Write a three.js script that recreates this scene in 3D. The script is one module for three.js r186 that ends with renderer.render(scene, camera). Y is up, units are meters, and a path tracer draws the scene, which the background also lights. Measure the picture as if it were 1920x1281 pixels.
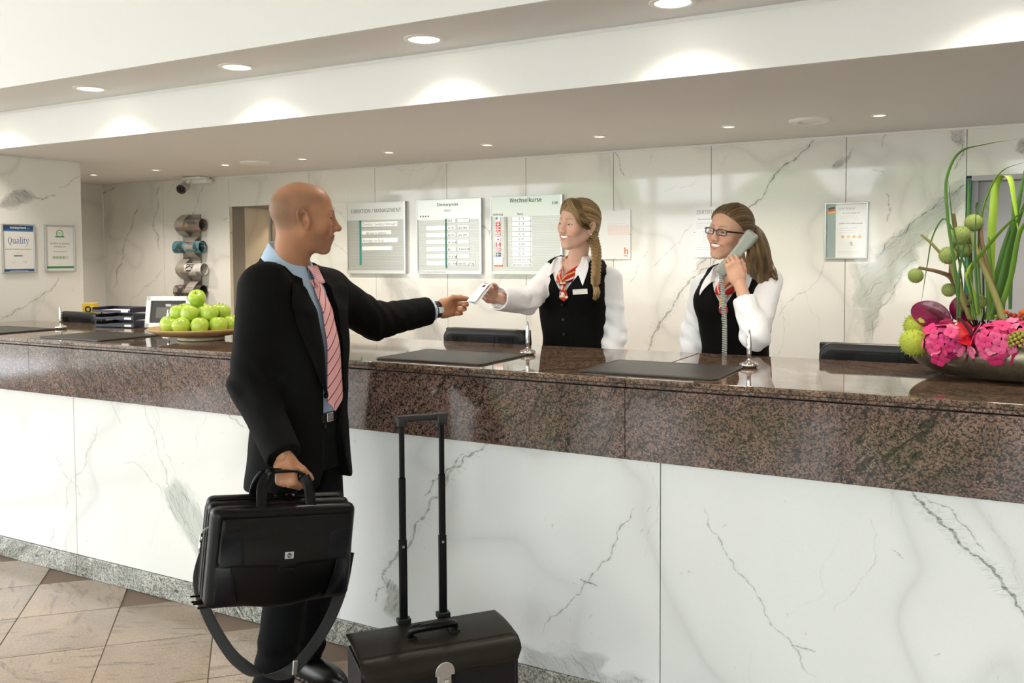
import * as THREE from 'three';
import { RoundedBoxGeometry } from 'three/addons/geometries/RoundedBoxGeometry.js';
import { mergeGeometries } from 'three/addons/utils/BufferGeometryUtils.js';
import { RectAreaLightUniformsLib } from 'three/addons/lights/RectAreaLightUniformsLib.js';

// ------------------------------------------------------------------ camera, sky, exposure
const scene = new THREE.Scene();
const camera = new THREE.PerspectiveCamera(2 * Math.atan(640.5 / 1651.6) * 180 / Math.PI, 1920 / 1281, 0.05, 200);
camera.position.set(0, 1.5, 0);
camera.rotation.set(-0.0446901, 0.5005822, -0.0052219, 'YXZ');
camera.setViewOffset(1920, 1281, 0, 85.42, 1920, 1281);           // the lens was shifted down a little
scene.background = new THREE.Color(0.92, 0.97, 1.0);               // bright hazy sky outside the hall windows
scene.backgroundIntensity = 7.5;
const renderer = new THREE.WebGLRenderer();
renderer.toneMapping = THREE.LinearToneMapping;
renderer.toneMappingExposure = 0.94;
renderer.shadowMap.enabled = true;
RectAreaLightUniformsLib.init();

// ------------------------------------------------------------------ helpers
const V = (x, y, z) => new THREE.Vector3(x, y, z);
const clamp = (x, a = 0, b = 1) => Math.min(b, Math.max(a, x));
const lerp = (a, b, t) => a + (b - a) * t;
const sstep = (a, b, x) => { const t = clamp((x - a) / (b - a)); return t * t * (3 - 2 * t); };
function rngOf(seed) { let s = seed >>> 0; return () => { s = (s + 0x6d2b79f5) | 0; let t = Math.imul(s ^ (s >>> 15), 1 | s); t = (t + Math.imul(t ^ (t >>> 7), 61 | t)) ^ t; return ((t ^ (t >>> 14)) >>> 0) / 4294967296; }; }
// value noise
const NT = new Float32Array(65536); { const r = rngOf(99); for (let i = 0; i < 65536; i++) NT[i] = r(); }
const nh = (x, y, z) => NT[(Math.imul(x, 73856093) ^ Math.imul(y, 19349663) ^ Math.imul(z, 83492791)) >>> 7 & 65535];
function noise3(x, y, z) {
  const ix = Math.floor(x), iy = Math.floor(y), iz = Math.floor(z); let u = x - ix, v = y - iy, w = z - iz;
  u = u * u * (3 - 2 * u); v = v * v * (3 - 2 * v); w = w * w * (3 - 2 * w);
  const a = nh(ix, iy, iz), b = nh(ix + 1, iy, iz), c = nh(ix, iy + 1, iz), d = nh(ix + 1, iy + 1, iz), e = nh(ix, iy, iz + 1), f = nh(ix + 1, iy, iz + 1), g = nh(ix, iy + 1, iz + 1), h = nh(ix + 1, iy + 1, iz + 1);
  return lerp(lerp(lerp(a, b, u), lerp(c, d, u), v), lerp(lerp(e, f, u), lerp(g, h, u), v), w);
}
function noise2(x, y, s = 0) {
  const ix = Math.floor(x), iy = Math.floor(y); let u = x - ix, v = y - iy; u = u * u * (3 - 2 * u); v = v * v * (3 - 2 * v);
  return lerp(lerp(nh(ix, iy, s), nh(ix + 1, iy, s), u), lerp(nh(ix, iy + 1, s), nh(ix + 1, iy + 1, s), u), v);
}
const fbm2 = (x, y, s = 0, o = 4) => { let a = 0, k = 0.5; for (let i = 0; i < o; i++) { a += k * noise2(x, y, s + i); x *= 2.03; y *= 2.03; k *= 0.5; } return a; };
const fbm3 = (x, y, z, o = 3) => { let a = 0, k = 0.5; for (let i = 0; i < o; i++) { a += k * noise3(x, y, z); x *= 2.03; y *= 2.03; z *= 2.03; k *= 0.5; } return a; };

// the photograph's pixel (1920 x 1281 frame) as a point on a plane z = const, y = const or x = const
const camQ = new THREE.Quaternion().setFromEuler(camera.rotation);
const rayOf = (x, y) => V((x - 960) / 1651.6, -(y - 555.08) / 1651.6, -1).applyQuaternion(camQ);
const pz = (x, y, z) => { const d = rayOf(x, y); return d.multiplyScalar(z / d.z).add(V(0, 1.5, 0)); };
const py = (x, y, h) => { const d = rayOf(x, y); return d.multiplyScalar((h - 1.5) / d.y).add(V(0, 1.5, 0)); };
const pxx = (x, y, k) => { const d = rayOf(x, y); return d.multiplyScalar(k / d.x).add(V(0, 1.5, 0)); };

const taken = {};
const numbered = (n) => { const k = taken[n] = (taken[n] ?? -1) + 1; return k ? n + '_' + String(k).padStart(3, '0') : n; };
function obj(name, geo, mat, parent) {
  const m = new THREE.Mesh(geo, mat); m.castShadow = m.receiveShadow = true;
  m.name = parent ? name : numbered(name); (parent ?? scene).add(m); return m;
}
function thing(name, label, category, pos = [0, 0, 0], turn = 0, group) {
  const o = new THREE.Group(); o.name = numbered(name); scene.add(o); o.position.set(...pos); o.rotation.y = turn;
  o.userData = { label, category }; if (group) o.userData.group = group; return o;
}
function tag(o, label, category, group) { o.userData = { label, category }; if (group) o.userData.group = group; return o; }
function struct(name, label) { const o = new THREE.Group(); o.name = numbered(name); scene.add(o); o.userData = { kind: 'structure', label, category: name.split('_')[0] }; return o; }
function copyOf(o, pos, turn, label) { const c = o.clone(); c.name = numbered(o.name.replace(/_\d+$/, '')); scene.add(c); if (pos) c.position.set(...pos); if (turn !== undefined) c.rotation.y = turn; c.userData = { ...o.userData }; if (label) c.userData.label = label; return c; }

// boxes whose uv are metres of the place they stand at
function boxAt(x0, x1, y0, y1, z0, z1, r = 0) {
  const w = x1 - x0, h = y1 - y0, d = z1 - z0;
  const g = r > 0 ? new RoundedBoxGeometry(w, h, d, 2, r) : new THREE.BoxGeometry(w, h, d);
  g.translate((x0 + x1) / 2, (y0 + y1) / 2, (z0 + z1) / 2); return metreUV(g);
}
function metreUV(g) {
  const p = g.attributes.position, n = g.attributes.normal, uv = new Float32Array(p.count * 2);
  for (let i = 0; i < p.count; i++) {
    const ax = Math.abs(n.getX(i)), ay = Math.abs(n.getY(i)), az = Math.abs(n.getZ(i));
    if (az >= ax && az >= ay) { uv[2 * i] = p.getX(i); uv[2 * i + 1] = p.getY(i); }
    else if (ax >= ay) { uv[2 * i] = p.getZ(i); uv[2 * i + 1] = p.getY(i); }
    else { uv[2 * i] = p.getX(i); uv[2 * i + 1] = p.getZ(i); }
  }
  g.setAttribute('uv', new THREE.BufferAttribute(uv, 2)); return g;
}
const box = (w, h, d, x = 0, y = 0, z = 0, r = 0) => { const g = r > 0 ? new RoundedBoxGeometry(w, h, d, 2, r) : new THREE.BoxGeometry(w, h, d); g.translate(x, y, z); return g; };
const cyl = (r0, r1, h, n = 24, x = 0, y = 0, z = 0) => { const g = new THREE.CylinderGeometry(r1, r0, h, n); g.translate(x, y + h / 2, z); return g; };
const lathe = (pts, n = 32) => new THREE.LatheGeometry(pts.map(([r, y]) => new THREE.Vector2(r, y)), n);
const tube = (pts, r, n = 24, m = 8, closed = false) => new THREE.TubeGeometry(new THREE.CatmullRomCurve3(pts.map((p) => (p.isVector3 ? p : V(...p))), closed), n, r, m, closed);
function strip(geos) { for (const g of geos) for (const k of Object.keys(g.attributes)) if (!['position', 'normal', 'uv'].includes(k)) g.deleteAttribute(k); return geos; }
const merge = (geos) => mergeGeometries(strip(geos).map((g) => (g.index ? g.toNonIndexed() : g)));
// tube whose radius changes along its length
function taperTube(pts, rad, n = 24, m = 10, flat = 1) {
  const c = new THREE.CatmullRomCurve3(pts.map((p) => (p.isVector3 ? p : V(...p)))), fr = c.computeFrenetFrames(n, false), pos = [], uv = [], idx = [];
  for (let i = 0; i <= n; i++) {
    const t = i / n, p = c.getPoint(t), R = typeof rad === 'function' ? rad(t) : lerp(rad[0], rad[1], t);
    for (let j = 0; j <= m; j++) { const a = j / m * Math.PI * 2, q = p.clone().addScaledVector(fr.normals[i], Math.cos(a) * R).addScaledVector(fr.binormals[i], Math.sin(a) * R * flat); pos.push(q.x, q.y, q.z); uv.push(j / m, t); }
  }
  for (let i = 0; i < n; i++) for (let j = 0; j < m; j++) { const a = i * (m + 1) + j, b = a + m + 1; idx.push(a, b, a + 1, b, b + 1, a + 1); }
  for (const [row, flip] of [[0, 0], [n, 1]]) { const q = c.getPoint(row / n), k = pos.length / 3; pos.push(q.x, q.y, q.z); uv.push(0.5, row / n); for (let j = 0; j < m; j++) { const a = row * (m + 1) + j; flip ? idx.push(k, a + 1, a) : idx.push(k, a, a + 1); } }
  const g = new THREE.BufferGeometry(); g.setAttribute('position', new THREE.Float32BufferAttribute(pos, 3)); g.setAttribute('uv', new THREE.Float32BufferAttribute(uv, 2)); g.setIndex(idx); g.computeVertexNormals(); return g;
}
// a sheet of cloth, card or leaf with a thickness: fn(u, v) gives the middle surface
function sheet(fn, nu, nv, th) {
  const P = [], N = [], at = (i, j) => i * (nv + 1) + j;
  for (let i = 0; i <= nu; i++) for (let j = 0; j <= nv; j++) P.push(fn(i / nu, j / nv));
  for (let i = 0; i <= nu; i++) for (let j = 0; j <= nv; j++) {
    const a = P[at(Math.min(i + 1, nu), j)].clone().sub(P[at(Math.max(i - 1, 0), j)]), b = P[at(i, Math.min(j + 1, nv))].clone().sub(P[at(i, Math.max(j - 1, 0))]);
    const n = a.cross(b); N.push(n.lengthSq() > 1e-18 ? n.normalize() : V(0, 0, 1));
  }
  const pos = [], uv = [], idx = [], n = P.length;
  for (const s of [1, -1]) P.forEach((p, k) => { pos.push(p.x + N[k].x * th / 2 * s, p.y + N[k].y * th / 2 * s, p.z + N[k].z * th / 2 * s); uv.push(Math.floor(k / (nv + 1)) / nu, (k % (nv + 1)) / nv); });
  for (let i = 0; i < nu; i++) for (let j = 0; j < nv; j++) { const a = at(i, j), b = at(i + 1, j), c = at(i + 1, j + 1), d = at(i, j + 1); idx.push(a, b, c, a, c, d, a + n, c + n, b + n, a + n, d + n, c + n); }
  const rim = (a, b) => idx.push(a, a + n, b, b, a + n, b + n);
  for (let i = 0; i < nu; i++) { rim(at(i, 0), at(i + 1, 0)); rim(at(i + 1, nv), at(i, nv)); }
  for (let j = 0; j < nv; j++) { rim(at(0, j + 1), at(0, j)); rim(at(nu, j), at(nu, j + 1)); }
  const g = new THREE.BufferGeometry(); g.setAttribute('position', new THREE.Float32BufferAttribute(pos, 3)); g.setAttribute('uv', new THREE.Float32BufferAttribute(uv, 2)); g.setIndex(idx);
  g.computeVertexNormals(); return g;
}

// ------------------------------------------------------------------ implicit surfaces for bodies
const smin = (a, b, k) => { const h = Math.max(k - Math.abs(a - b), 0) / k; return Math.min(a, b) - h * h * k * 0.25; };
const smax = (a, b, k) => -smin(-a, -b, k);
function cone(p, a, b, r0, r1) {          // tapered capsule
  const bx = b[0] - a[0], by = b[1] - a[1], bz = b[2] - a[2], qx = p[0] - a[0], qy = p[1] - a[1], qz = p[2] - a[2];
  const t = clamp((qx * bx + qy * by + qz * bz) / (bx * bx + by * by + bz * bz + 1e-12));
  return Math.hypot(qx - bx * t, qy - by * t, qz - bz * t) - lerp(r0, r1, t);
}
function ell(p, c, r) {
  const x = p[0] - c[0], y = p[1] - c[1], z = p[2] - c[2], k0 = Math.hypot(x / r[0], y / r[1], z / r[2]), k1 = Math.hypot(x / (r[0] * r[0]), y / (r[1] * r[1]), z / (r[2] * r[2]));
  return k1 < 1e-9 ? -Math.min(...r) : k0 * (k0 - 1) / k1;
}
function rbox(p, c, h, r) { const x = Math.abs(p[0] - c[0]) - h[0] + r, y = Math.abs(p[1] - c[1]) - h[1] + r, z = Math.abs(p[2] - c[2]) - h[2] + r; return Math.hypot(Math.max(x, 0), Math.max(y, 0), Math.max(z, 0)) + Math.min(Math.max(x, y, z), 0) - r; }
// trunk of oval sections: rows of [y, x, z, half width, half depth]
function trunk(p, rows, pow = 2.3) {
  const n = rows.length; let i = 0; while (i < n - 2 && p[1] > rows[i + 1][0]) i++;
  const a = rows[i], b = rows[i + 1], t0 = clamp((p[1] - a[0]) / (b[0] - a[0])), t = t0 * t0 * (3 - 2 * t0) * 0.5 + t0 * 0.5;
  const rx = lerp(a[3], b[3], t), rz = lerp(a[4], b[4], t), x = Math.abs(p[0] - lerp(a[1], b[1], t)) / rx, z = Math.abs(p[2] - lerp(a[2], b[2], t)) / rz;
  const k = Math.pow(Math.pow(x, pow) + Math.pow(z, pow), 1 / pow), d = (k - 1) * Math.min(rx, rz);
  const e = Math.max(rows[0][0] - p[1], p[1] - rows[n - 1][0]);
  return e > 0 ? Math.hypot(Math.max(d, 0), e) : Math.max(d, e);
}
function mesher(f, lo, hi, h, color) {
  const nx = Math.ceil((hi[0] - lo[0]) / h) + 1, ny = Math.ceil((hi[1] - lo[1]) / h) + 1, nz = Math.ceil((hi[2] - lo[2]) / h) + 1, F = new Float32Array(nx * ny * nz), B = 5, p = [0, 0, 0], far = h * B * 0.9 * 1.35;
  const I = (i, j, k) => (k * ny + j) * nx + i;
  for (let k = 0; k < nz; k += B) for (let j = 0; j < ny; j += B) for (let i = 0; i < nx; i += B) {
    p[0] = lo[0] + (i + B / 2) * h; p[1] = lo[1] + (j + B / 2) * h; p[2] = lo[2] + (k + B / 2) * h; const c = f(p), skip = Math.abs(c) > far;
    for (let c2 = k; c2 < Math.min(k + B, nz); c2++) for (let b = j; b < Math.min(j + B, ny); b++) for (let a = i; a < Math.min(i + B, nx); a++) {
      if (skip) F[I(a, b, c2)] = c; else { p[0] = lo[0] + a * h; p[1] = lo[1] + b * h; p[2] = lo[2] + c2 * h; F[I(a, b, c2)] = f(p); }
    }
  }
  const at = new Int32Array(nx * ny * nz).fill(-1), pos = [], idx = [];
  const E = [[0, 1], [2, 3], [4, 5], [6, 7], [0, 2], [1, 3], [4, 6], [5, 7], [0, 4], [1, 5], [2, 6], [3, 7]];
  for (let k = 0; k < nz - 1; k++) for (let j = 0; j < ny - 1; j++) for (let i = 0; i < nx - 1; i++) {
    const v = [F[I(i, j, k)], F[I(i + 1, j, k)], F[I(i, j + 1, k)], F[I(i + 1, j + 1, k)], F[I(i, j, k + 1)], F[I(i + 1, j, k + 1)], F[I(i, j + 1, k + 1)], F[I(i + 1, j + 1, k + 1)]];
    let m = 0; for (let c = 0; c < 8; c++) if (v[c] < 0) m++;
    if (m === 0 || m === 8) continue;
    let x = 0, y = 0, z = 0, n = 0;
    for (const [a, b] of E) if ((v[a] < 0) !== (v[b] < 0)) { const t = v[a] / (v[a] - v[b]); x += lerp(a & 1, b & 1, t); y += lerp(a >> 1 & 1, b >> 1 & 1, t); z += lerp(a >> 2, b >> 2, t); n++; }
    at[I(i, j, k)] = pos.length / 3; pos.push(lo[0] + (i + x / n) * h, lo[1] + (j + y / n) * h, lo[2] + (k + z / n) * h);
  }
  const quad = (a, b, c, d, flip) => { if (a < 0 || b < 0 || c < 0 || d < 0) return; flip ? idx.push(a, c, b, a, d, c) : idx.push(a, b, c, a, c, d); };
  for (let k = 1; k < nz - 1; k++) for (let j = 1; j < ny - 1; j++) for (let i = 1; i < nx - 1; i++) {
    const s = F[I(i, j, k)] < 0;
    if (s !== F[I(i + 1, j, k)] < 0) quad(at[I(i, j - 1, k - 1)], at[I(i, j, k - 1)], at[I(i, j, k)], at[I(i, j - 1, k)], !s);
    if (s !== F[I(i, j + 1, k)] < 0) quad(at[I(i - 1, j, k - 1)], at[I(i - 1, j, k)], at[I(i, j, k)], at[I(i, j, k - 1)], !s);
    if (s !== F[I(i, j, k + 1)] < 0) quad(at[I(i - 1, j - 1, k)], at[I(i, j - 1, k)], at[I(i, j, k)], at[I(i - 1, j, k)], !s);
  }
  const g = new THREE.BufferGeometry(); g.setAttribute('position', new THREE.Float32BufferAttribute(pos, 3)); g.setIndex(idx); g.computeVertexNormals();
  const uv = new Float32Array(pos.length / 3 * 2); for (let i = 0; i < pos.length / 3; i++) { uv[2 * i] = pos[3 * i] + pos[3 * i + 2] * 0.7; uv[2 * i + 1] = pos[3 * i + 1] + pos[3 * i + 2] * 0.2; }
  g.setAttribute('uv', new THREE.BufferAttribute(uv, 2));
  if (color) paint(g, color);
  return g;
}
function paint(g, color) {
  const p = g.attributes.position, n = g.attributes.normal, c = new Float32Array(p.count * 3), q = [0, 0, 0], m = [0, 0, 0];
  for (let i = 0; i < p.count; i++) { q[0] = p.getX(i); q[1] = p.getY(i); q[2] = p.getZ(i); m[0] = n.getX(i); m[1] = n.getY(i); m[2] = n.getZ(i); const k = color(q, m); c[3 * i] = k[0]; c[3 * i + 1] = k[1]; c[3 * i + 2] = k[2]; }
  g.setAttribute('color', new THREE.BufferAttribute(c, 3)); return g;
}
const mixc = (a, b, t) => [lerp(a[0], b[0], t), lerp(a[1], b[1], t), lerp(a[2], b[2], t)];
const srgb = (hex) => { const c = new THREE.Color(hex); return [c.r, c.g, c.b]; };

// ------------------------------------------------------------------ stone, cloth, metal
const std = (o) => new THREE.MeshStandardMaterial(o);
const phys = (o) => new THREE.MeshPhysicalMaterial(o);
const canvasOf = (w, h) => { const c = document.createElement('canvas'); c.width = w; c.height = h; return c; };
function canvasTex(c) { const t = new THREE.CanvasTexture(c); t.colorSpace = THREE.SRGBColorSpace; t.wrapS = t.wrapT = THREE.ClampToEdgeWrapping; t.magFilter = THREE.LinearFilter; return t; }
function dataTex(w, h, fn, srgbSpace = true) {
  const d = new Uint8Array(w * h * 4);
  for (let y = 0; y < h; y++) for (let x = 0; x < w; x++) { const c = fn(x, y), o = (y * w + x) * 4; d[o] = clamp(c[0], 0, 255); d[o + 1] = clamp(c[1], 0, 255); d[o + 2] = clamp(c[2], 0, 255); d[o + 3] = 255; }
  const t = new THREE.DataTexture(d, w, h); if (srgbSpace) t.colorSpace = THREE.SRGBColorSpace; t.wrapS = t.wrapT = THREE.MirroredRepeatWrapping; t.magFilter = THREE.LinearFilter; t.needsUpdate = true; return t;
}
// a slab of white marble x0..x1, y0..y1 in metres: clouds, then the veins that the stone shows
function marbleTex(W, H, x0, x1, y0, y1, seed, tint, draw) {
  const c = canvasOf(W, H), g = c.getContext('2d'), im = g.createImageData(W, H), sx = W / (x1 - x0), sy = H / (y1 - y0), r = rngOf(seed);
  for (let j = 0; j < H; j++) for (let i = 0; i < W; i++) {
    const x = x0 + i / sx, y = y1 - j / sy, w = fbm2(x * 1.3 + seed, y * 1.3, 3, 3);
    const cl = fbm2(x * 2.1 + w * 2.2 + seed, y * 1.4 - w * 1.6, 11, 3), ln = Math.pow(1 - Math.abs(2 * fbm2(x * 1.5 + y * 0.9 + w * 1.5, y * 1.2 - x * 0.8 + seed, 23, 3) - 0.94), 18), warm = fbm2(x * 1.1, y * 1.1 + seed, 40, 2);
    const fine = (noise2(i * 0.7, j * 0.7, 5) - 0.5) * 3, k = (cl - 0.5) * 17 - ln * 15 + fine, o = (j * W + i) * 4;
    im.data[o] = tint[0] + k + (warm - 0.4) * 6; im.data[o + 1] = tint[1] + k + (warm - 0.4) * 2; im.data[o + 2] = tint[2] + k - (warm - 0.4) * 6; im.data[o + 3] = 255;
  }
  g.putImageData(im, 0, 0);
  const X = (x) => (x - x0) * sx, Y = (y) => (y1 - y) * sy;
  const rough = (pts, it, amp) => { let a = pts.map((p) => [...p]); for (let k = 0; k < it; k++) { const b = []; for (let i = 0; i < a.length - 1; i++) { const [p, q] = [a[i], a[i + 1]], dx = q[0] - p[0], dy = q[1] - p[1], o = (r() - 0.5) * amp; b.push(p, [(p[0] + q[0]) / 2 - dy * o, (p[1] + q[1]) / 2 + dx * o]); } b.push(a[a.length - 1]); a = b; } return a; };
  const T = {
    vein(pts, width, alpha = 0.5, col = '100,102,100') {         // pts in metres
      const a = rough(pts, 5, 0.34); g.lineCap = 'butt';
      for (const [m, al] of [[3, 0.1], [0.55, 1]]) for (let i = 0; i < a.length - 1; i++) {
        const t = i / a.length, k = 0.3 + 1.3 * noise2(i * 0.22, seed, 61), w = width * sx * k * m * Math.min(1, 6 * t + 0.25, 6 * (1 - t) + 0.25);
        g.strokeStyle = `rgba(${col},${alpha * al * (0.35 + 0.9 * noise2(i * 0.35, seed * 3, 62))})`; g.lineWidth = Math.max(0.6, w); g.beginPath(); g.moveTo(X(a[i][0]), Y(a[i][1])); g.lineTo(X(a[i + 1][0]), Y(a[i + 1][1])); g.stroke();
      }
    },
    patch(poly, alpha = 0.5, col = '128,131,126', dir = [1, 1]) {
      const a = rough([...poly, poly[0]], 4, 0.32);
      const path = () => { g.beginPath(); a.forEach(([x, y], i) => (i ? g.lineTo(X(x), Y(y)) : g.moveTo(X(x), Y(y)))); g.closePath(); };
      for (let k = 0; k < 7; k++) { const b = rough([...poly, poly[0]], 4, 0.5), q = 0.86 + 0.05 * k, cx = poly.reduce((s, p) => s + p[0], 0) / poly.length, cy = poly.reduce((s, p) => s + p[1], 0) / poly.length; g.beginPath(); b.forEach(([x, y], i) => { const X1 = X(cx + (x - cx) * q), Y1 = Y(cy + (y - cy) * q); i ? g.lineTo(X1, Y1) : g.moveTo(X1, Y1); }); g.fillStyle = `rgba(${col},${alpha * 0.1})`; g.fill(); }
      g.save(); path(); g.clip();
      const xs = poly.map((p) => p[0]), ys = poly.map((p) => p[1]), bx = [Math.min(...xs), Math.max(...xs)], by = [Math.min(...ys), Math.max(...ys)], L = Math.hypot(bx[1] - bx[0], by[1] - by[0]);
      for (let k = 0; k < 240; k++) {
        const x = lerp(bx[0], bx[1], r()), y = lerp(by[0], by[1], r()), l = L * (0.06 + 0.22 * r()), n = Math.hypot(...dir), b = rough([[x, y], [x + dir[0] / n * l, y + dir[1] / n * l]], 4, 0.35);
        g.strokeStyle = r() < 0.62 ? `rgba(96,100,97,${alpha * (0.12 + 0.3 * r())})` : `rgba(226,228,222,${alpha * (0.15 + 0.35 * r())})`; g.lineWidth = sx * (0.001 + 0.006 * r() * r());
        g.beginPath(); b.forEach(([p, q], i) => (i ? g.lineTo(X(p), Y(q)) : g.moveTo(X(p), Y(q)))); g.stroke();
      }
      g.restore();
    },
    specks(n, a = 0.35) { for (let k = 0; k < n; k++) { const x = lerp(x0, x1, r()), y = lerp(y0, y1, r()), l = 0.004 + 0.025 * r() * r(), t = 0.6 + r() * 1.2, s = r() < 0.7 ? 1 : -1; T.vein([[x, y], [x + Math.cos(t) * l * s, y + Math.sin(t) * l]], 0.002 + 0.004 * r(), a * (0.4 + r()), '112,114,110'); } },
    fine(n, len = 0.35, a = 0.22) { for (let k = 0; k < n; k++) { const x = lerp(x0, x1, r()), y = lerp(y0, y1, r()), t = 0.75 + r() * 0.9; T.vein([[x, y], [x + Math.cos(t) * len * 0.5, y + Math.sin(t) * len * 0.5], [x + Math.cos(t + 0.3) * len, y + Math.sin(t + 0.3) * len]], 0.0018 + 0.0022 * r(), a * (0.4 + r()), r() < 0.25 ? '168,140,112' : '120,124,122'); } },
  };
  draw(T);
  const t = canvasTex(c); t.repeat.set(1 / (x1 - x0), 1 / (y1 - y0)); t.offset.set(-x0 / (x1 - x0), -y0 / (y1 - y0)); t.wrapS = t.wrapT = THREE.MirroredRepeatWrapping; return t;
}
const onZ = (z) => (pts) => pts.map(([x, y]) => { const p = pz(x, y, z); return [p.x, p.y]; });
const WB = onZ(-5), CF = onZ(-2.585);
const backTint = [238, 237, 230], frontTint = [234, 234, 230];
const backTexL = marbleTex(1792, 940, -7, -2.9, 0, 2.15, 5, backTint, (T) => {
  T.fine(26); T.specks(60);
  T.vein(WB([[262, 385], [246, 430], [232, 480], [214, 540]]), 0.016, 0.55, '140,134,124'); T.vein(WB([[300, 346], [296, 390], [288, 430], [300, 470]]), 0.02, 0.5, '150,142,132');
  T.vein(WB([[305, 500], [270, 540], [235, 590], [225, 612]]), 0.012, 0.35, '150,144,136'); T.vein(WB([[382, 345], [372, 380], [360, 405]]), 0.006, 0.5); T.vein(WB([[190, 372], [215, 350]]), 0.01, 0.6);
  T.vein(WB([[415, 410], [440, 415], [480, 440], [510, 470]]), 0.005, 0.6); T.vein(WB([[621, 385], [640, 400], [660, 430]]), 0.004, 0.5); T.vein(WB([[623, 455], [645, 470], [665, 500]]), 0.004, 0.4);
  T.patch(WB([[716, 515], [748, 522], [784, 545], [800, 590], [822, 610], [826, 645], [795, 660], [778, 600], [752, 565], [722, 535]]), 0.55, '150,150,146', [1, -1.6]);
  T.vein(WB([[836, 300], [790, 318], [740, 312]]), 0.005, 0.25, '160,140,120'); T.vein(WB([[903, 418], [920, 442]]), 0.008, 0.7);
  T.vein(WB([[640, 600], [655, 628], [680, 640]]), 0.012, 0.5, '140,134,124');
});
const backTexR = marbleTex(2048, 1280, -2.9, 0.6, 0, 2.15, 8, backTint, (T) => {
  T.fine(18); T.specks(60);
  const c5 = (a) => WB(a.map(([x, y]) => [1520 + x / 2.417, 230 + y / 2.417]));
  T.patch(c5([[700, 278], [640, 298], [545, 380], [500, 425], [430, 480], [345, 545], [292, 606], [300, 632], [205, 640], [222, 700], [213, 765], [240, 870], [252, 985], [286, 982], [300, 880], [330, 800], [415, 700], [484, 622], [470, 570], [560, 482], [640, 430], [700, 352]]), 0.85, '136,142,136', [1, 1]);
  T.vein(c5([[700, 282], [560, 385], [430, 500], [300, 605]]), 0.012, 0.6); T.vein(c5([[480, 625], [380, 740], [320, 830], [280, 980]]), 0.006, 0.6);
  T.vein(c5([[640, 60], [690, 100], [685, 150], [650, 210]]), 0.012, 0.55); T.patch(c5([[630, 40], [698, 20], [698, 90], [670, 110]]), 0.5);
  T.patch(c5([[98, 195], [120, 175], [165, 150], [192, 120], [175, 165], [140, 195], [105, 208]]), 0.55); T.vein(c5([[345, 50], [322, 110]]), 0.006, 0.5); T.vein(c5([[340, 320], [352, 370], [345, 450]]), 0.01, 0.4); T.vein(c5([[280, 215], [330, 225]]), 0.008, 0.4); T.patch(c5([[945, 80], [967, 70], [967, 140], [930, 130]]), 0.6);
  T.vein(WB([[1527, 262], [1492, 298], [1445, 340], [1398, 392]]), 0.012, 0.8, '104,112,110'); T.vein(WB([[1352, 476], [1303, 520], [1270, 560], [1245, 596], [1222, 640], [1214, 660]]), 0.026, 0.6, '140,138,130'); T.vein(WB([[1325, 485], [1300, 510]]), 0.012, 0.5);
  T.vein(WB([[1300, 420], [1260, 465], [1225, 500]]), 0.005, 0.4); T.vein(WB([[1545, 490], [1500, 550], [1460, 595]]), 0.005, 0.35); T.vein(WB([[1151, 285], [1162, 310], [1172, 330]]), 0.006, 0.6); T.vein(WB([[1215, 470], [1195, 500], [1180, 530]]), 0.005, 0.4);
  T.vein(WB([[1345, 330], [1300, 345], [1240, 362]]), 0.004, 0.3, '170,150,130');
});
const frontTexL = marbleTex(2048, 1024, -5.4, -2.2, 0, 0.9, 15, frontTint, (T) => {
  T.fine(20, 0.4, 0.28); T.specks(50, 0.5);
  T.vein(CF([[190, 745], [210, 790], [214, 800]]), 0.004, 0.4); T.vein(CF([[255, 755], [268, 800], [283, 850], [300, 900], [330, 960]]), 0.006, 0.45); T.vein(CF([[268, 765], [290, 820], [312, 880], [345, 945]]), 0.006, 0.35, '150,152,148'); T.vein(CF([[215, 870], [260, 890], [292, 930]]), 0.006, 0.35);
  T.patch(CF([[317, 905], [295, 925], [300, 948], [322, 985], [338, 1012], [352, 1035], [376, 1080], [392, 1060], [376, 985], [362, 962], [330, 915]]), 0.85, '150,152,140', [1, -1.7]);
  T.vein(CF([[412, 778], [430, 790], [446, 806]]), 0.02, 0.5, '150,154,140'); T.vein(CF([[170, 800], [150, 850], [120, 900], [108, 960]]), 0.012, 0.22); T.vein(CF([[60, 800], [90, 860], [120, 905], [140, 940]]), 0.01, 0.2); T.vein(CF([[88, 995], [86, 1010], [83, 1022]]), 0.006, 0.6);
});
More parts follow.
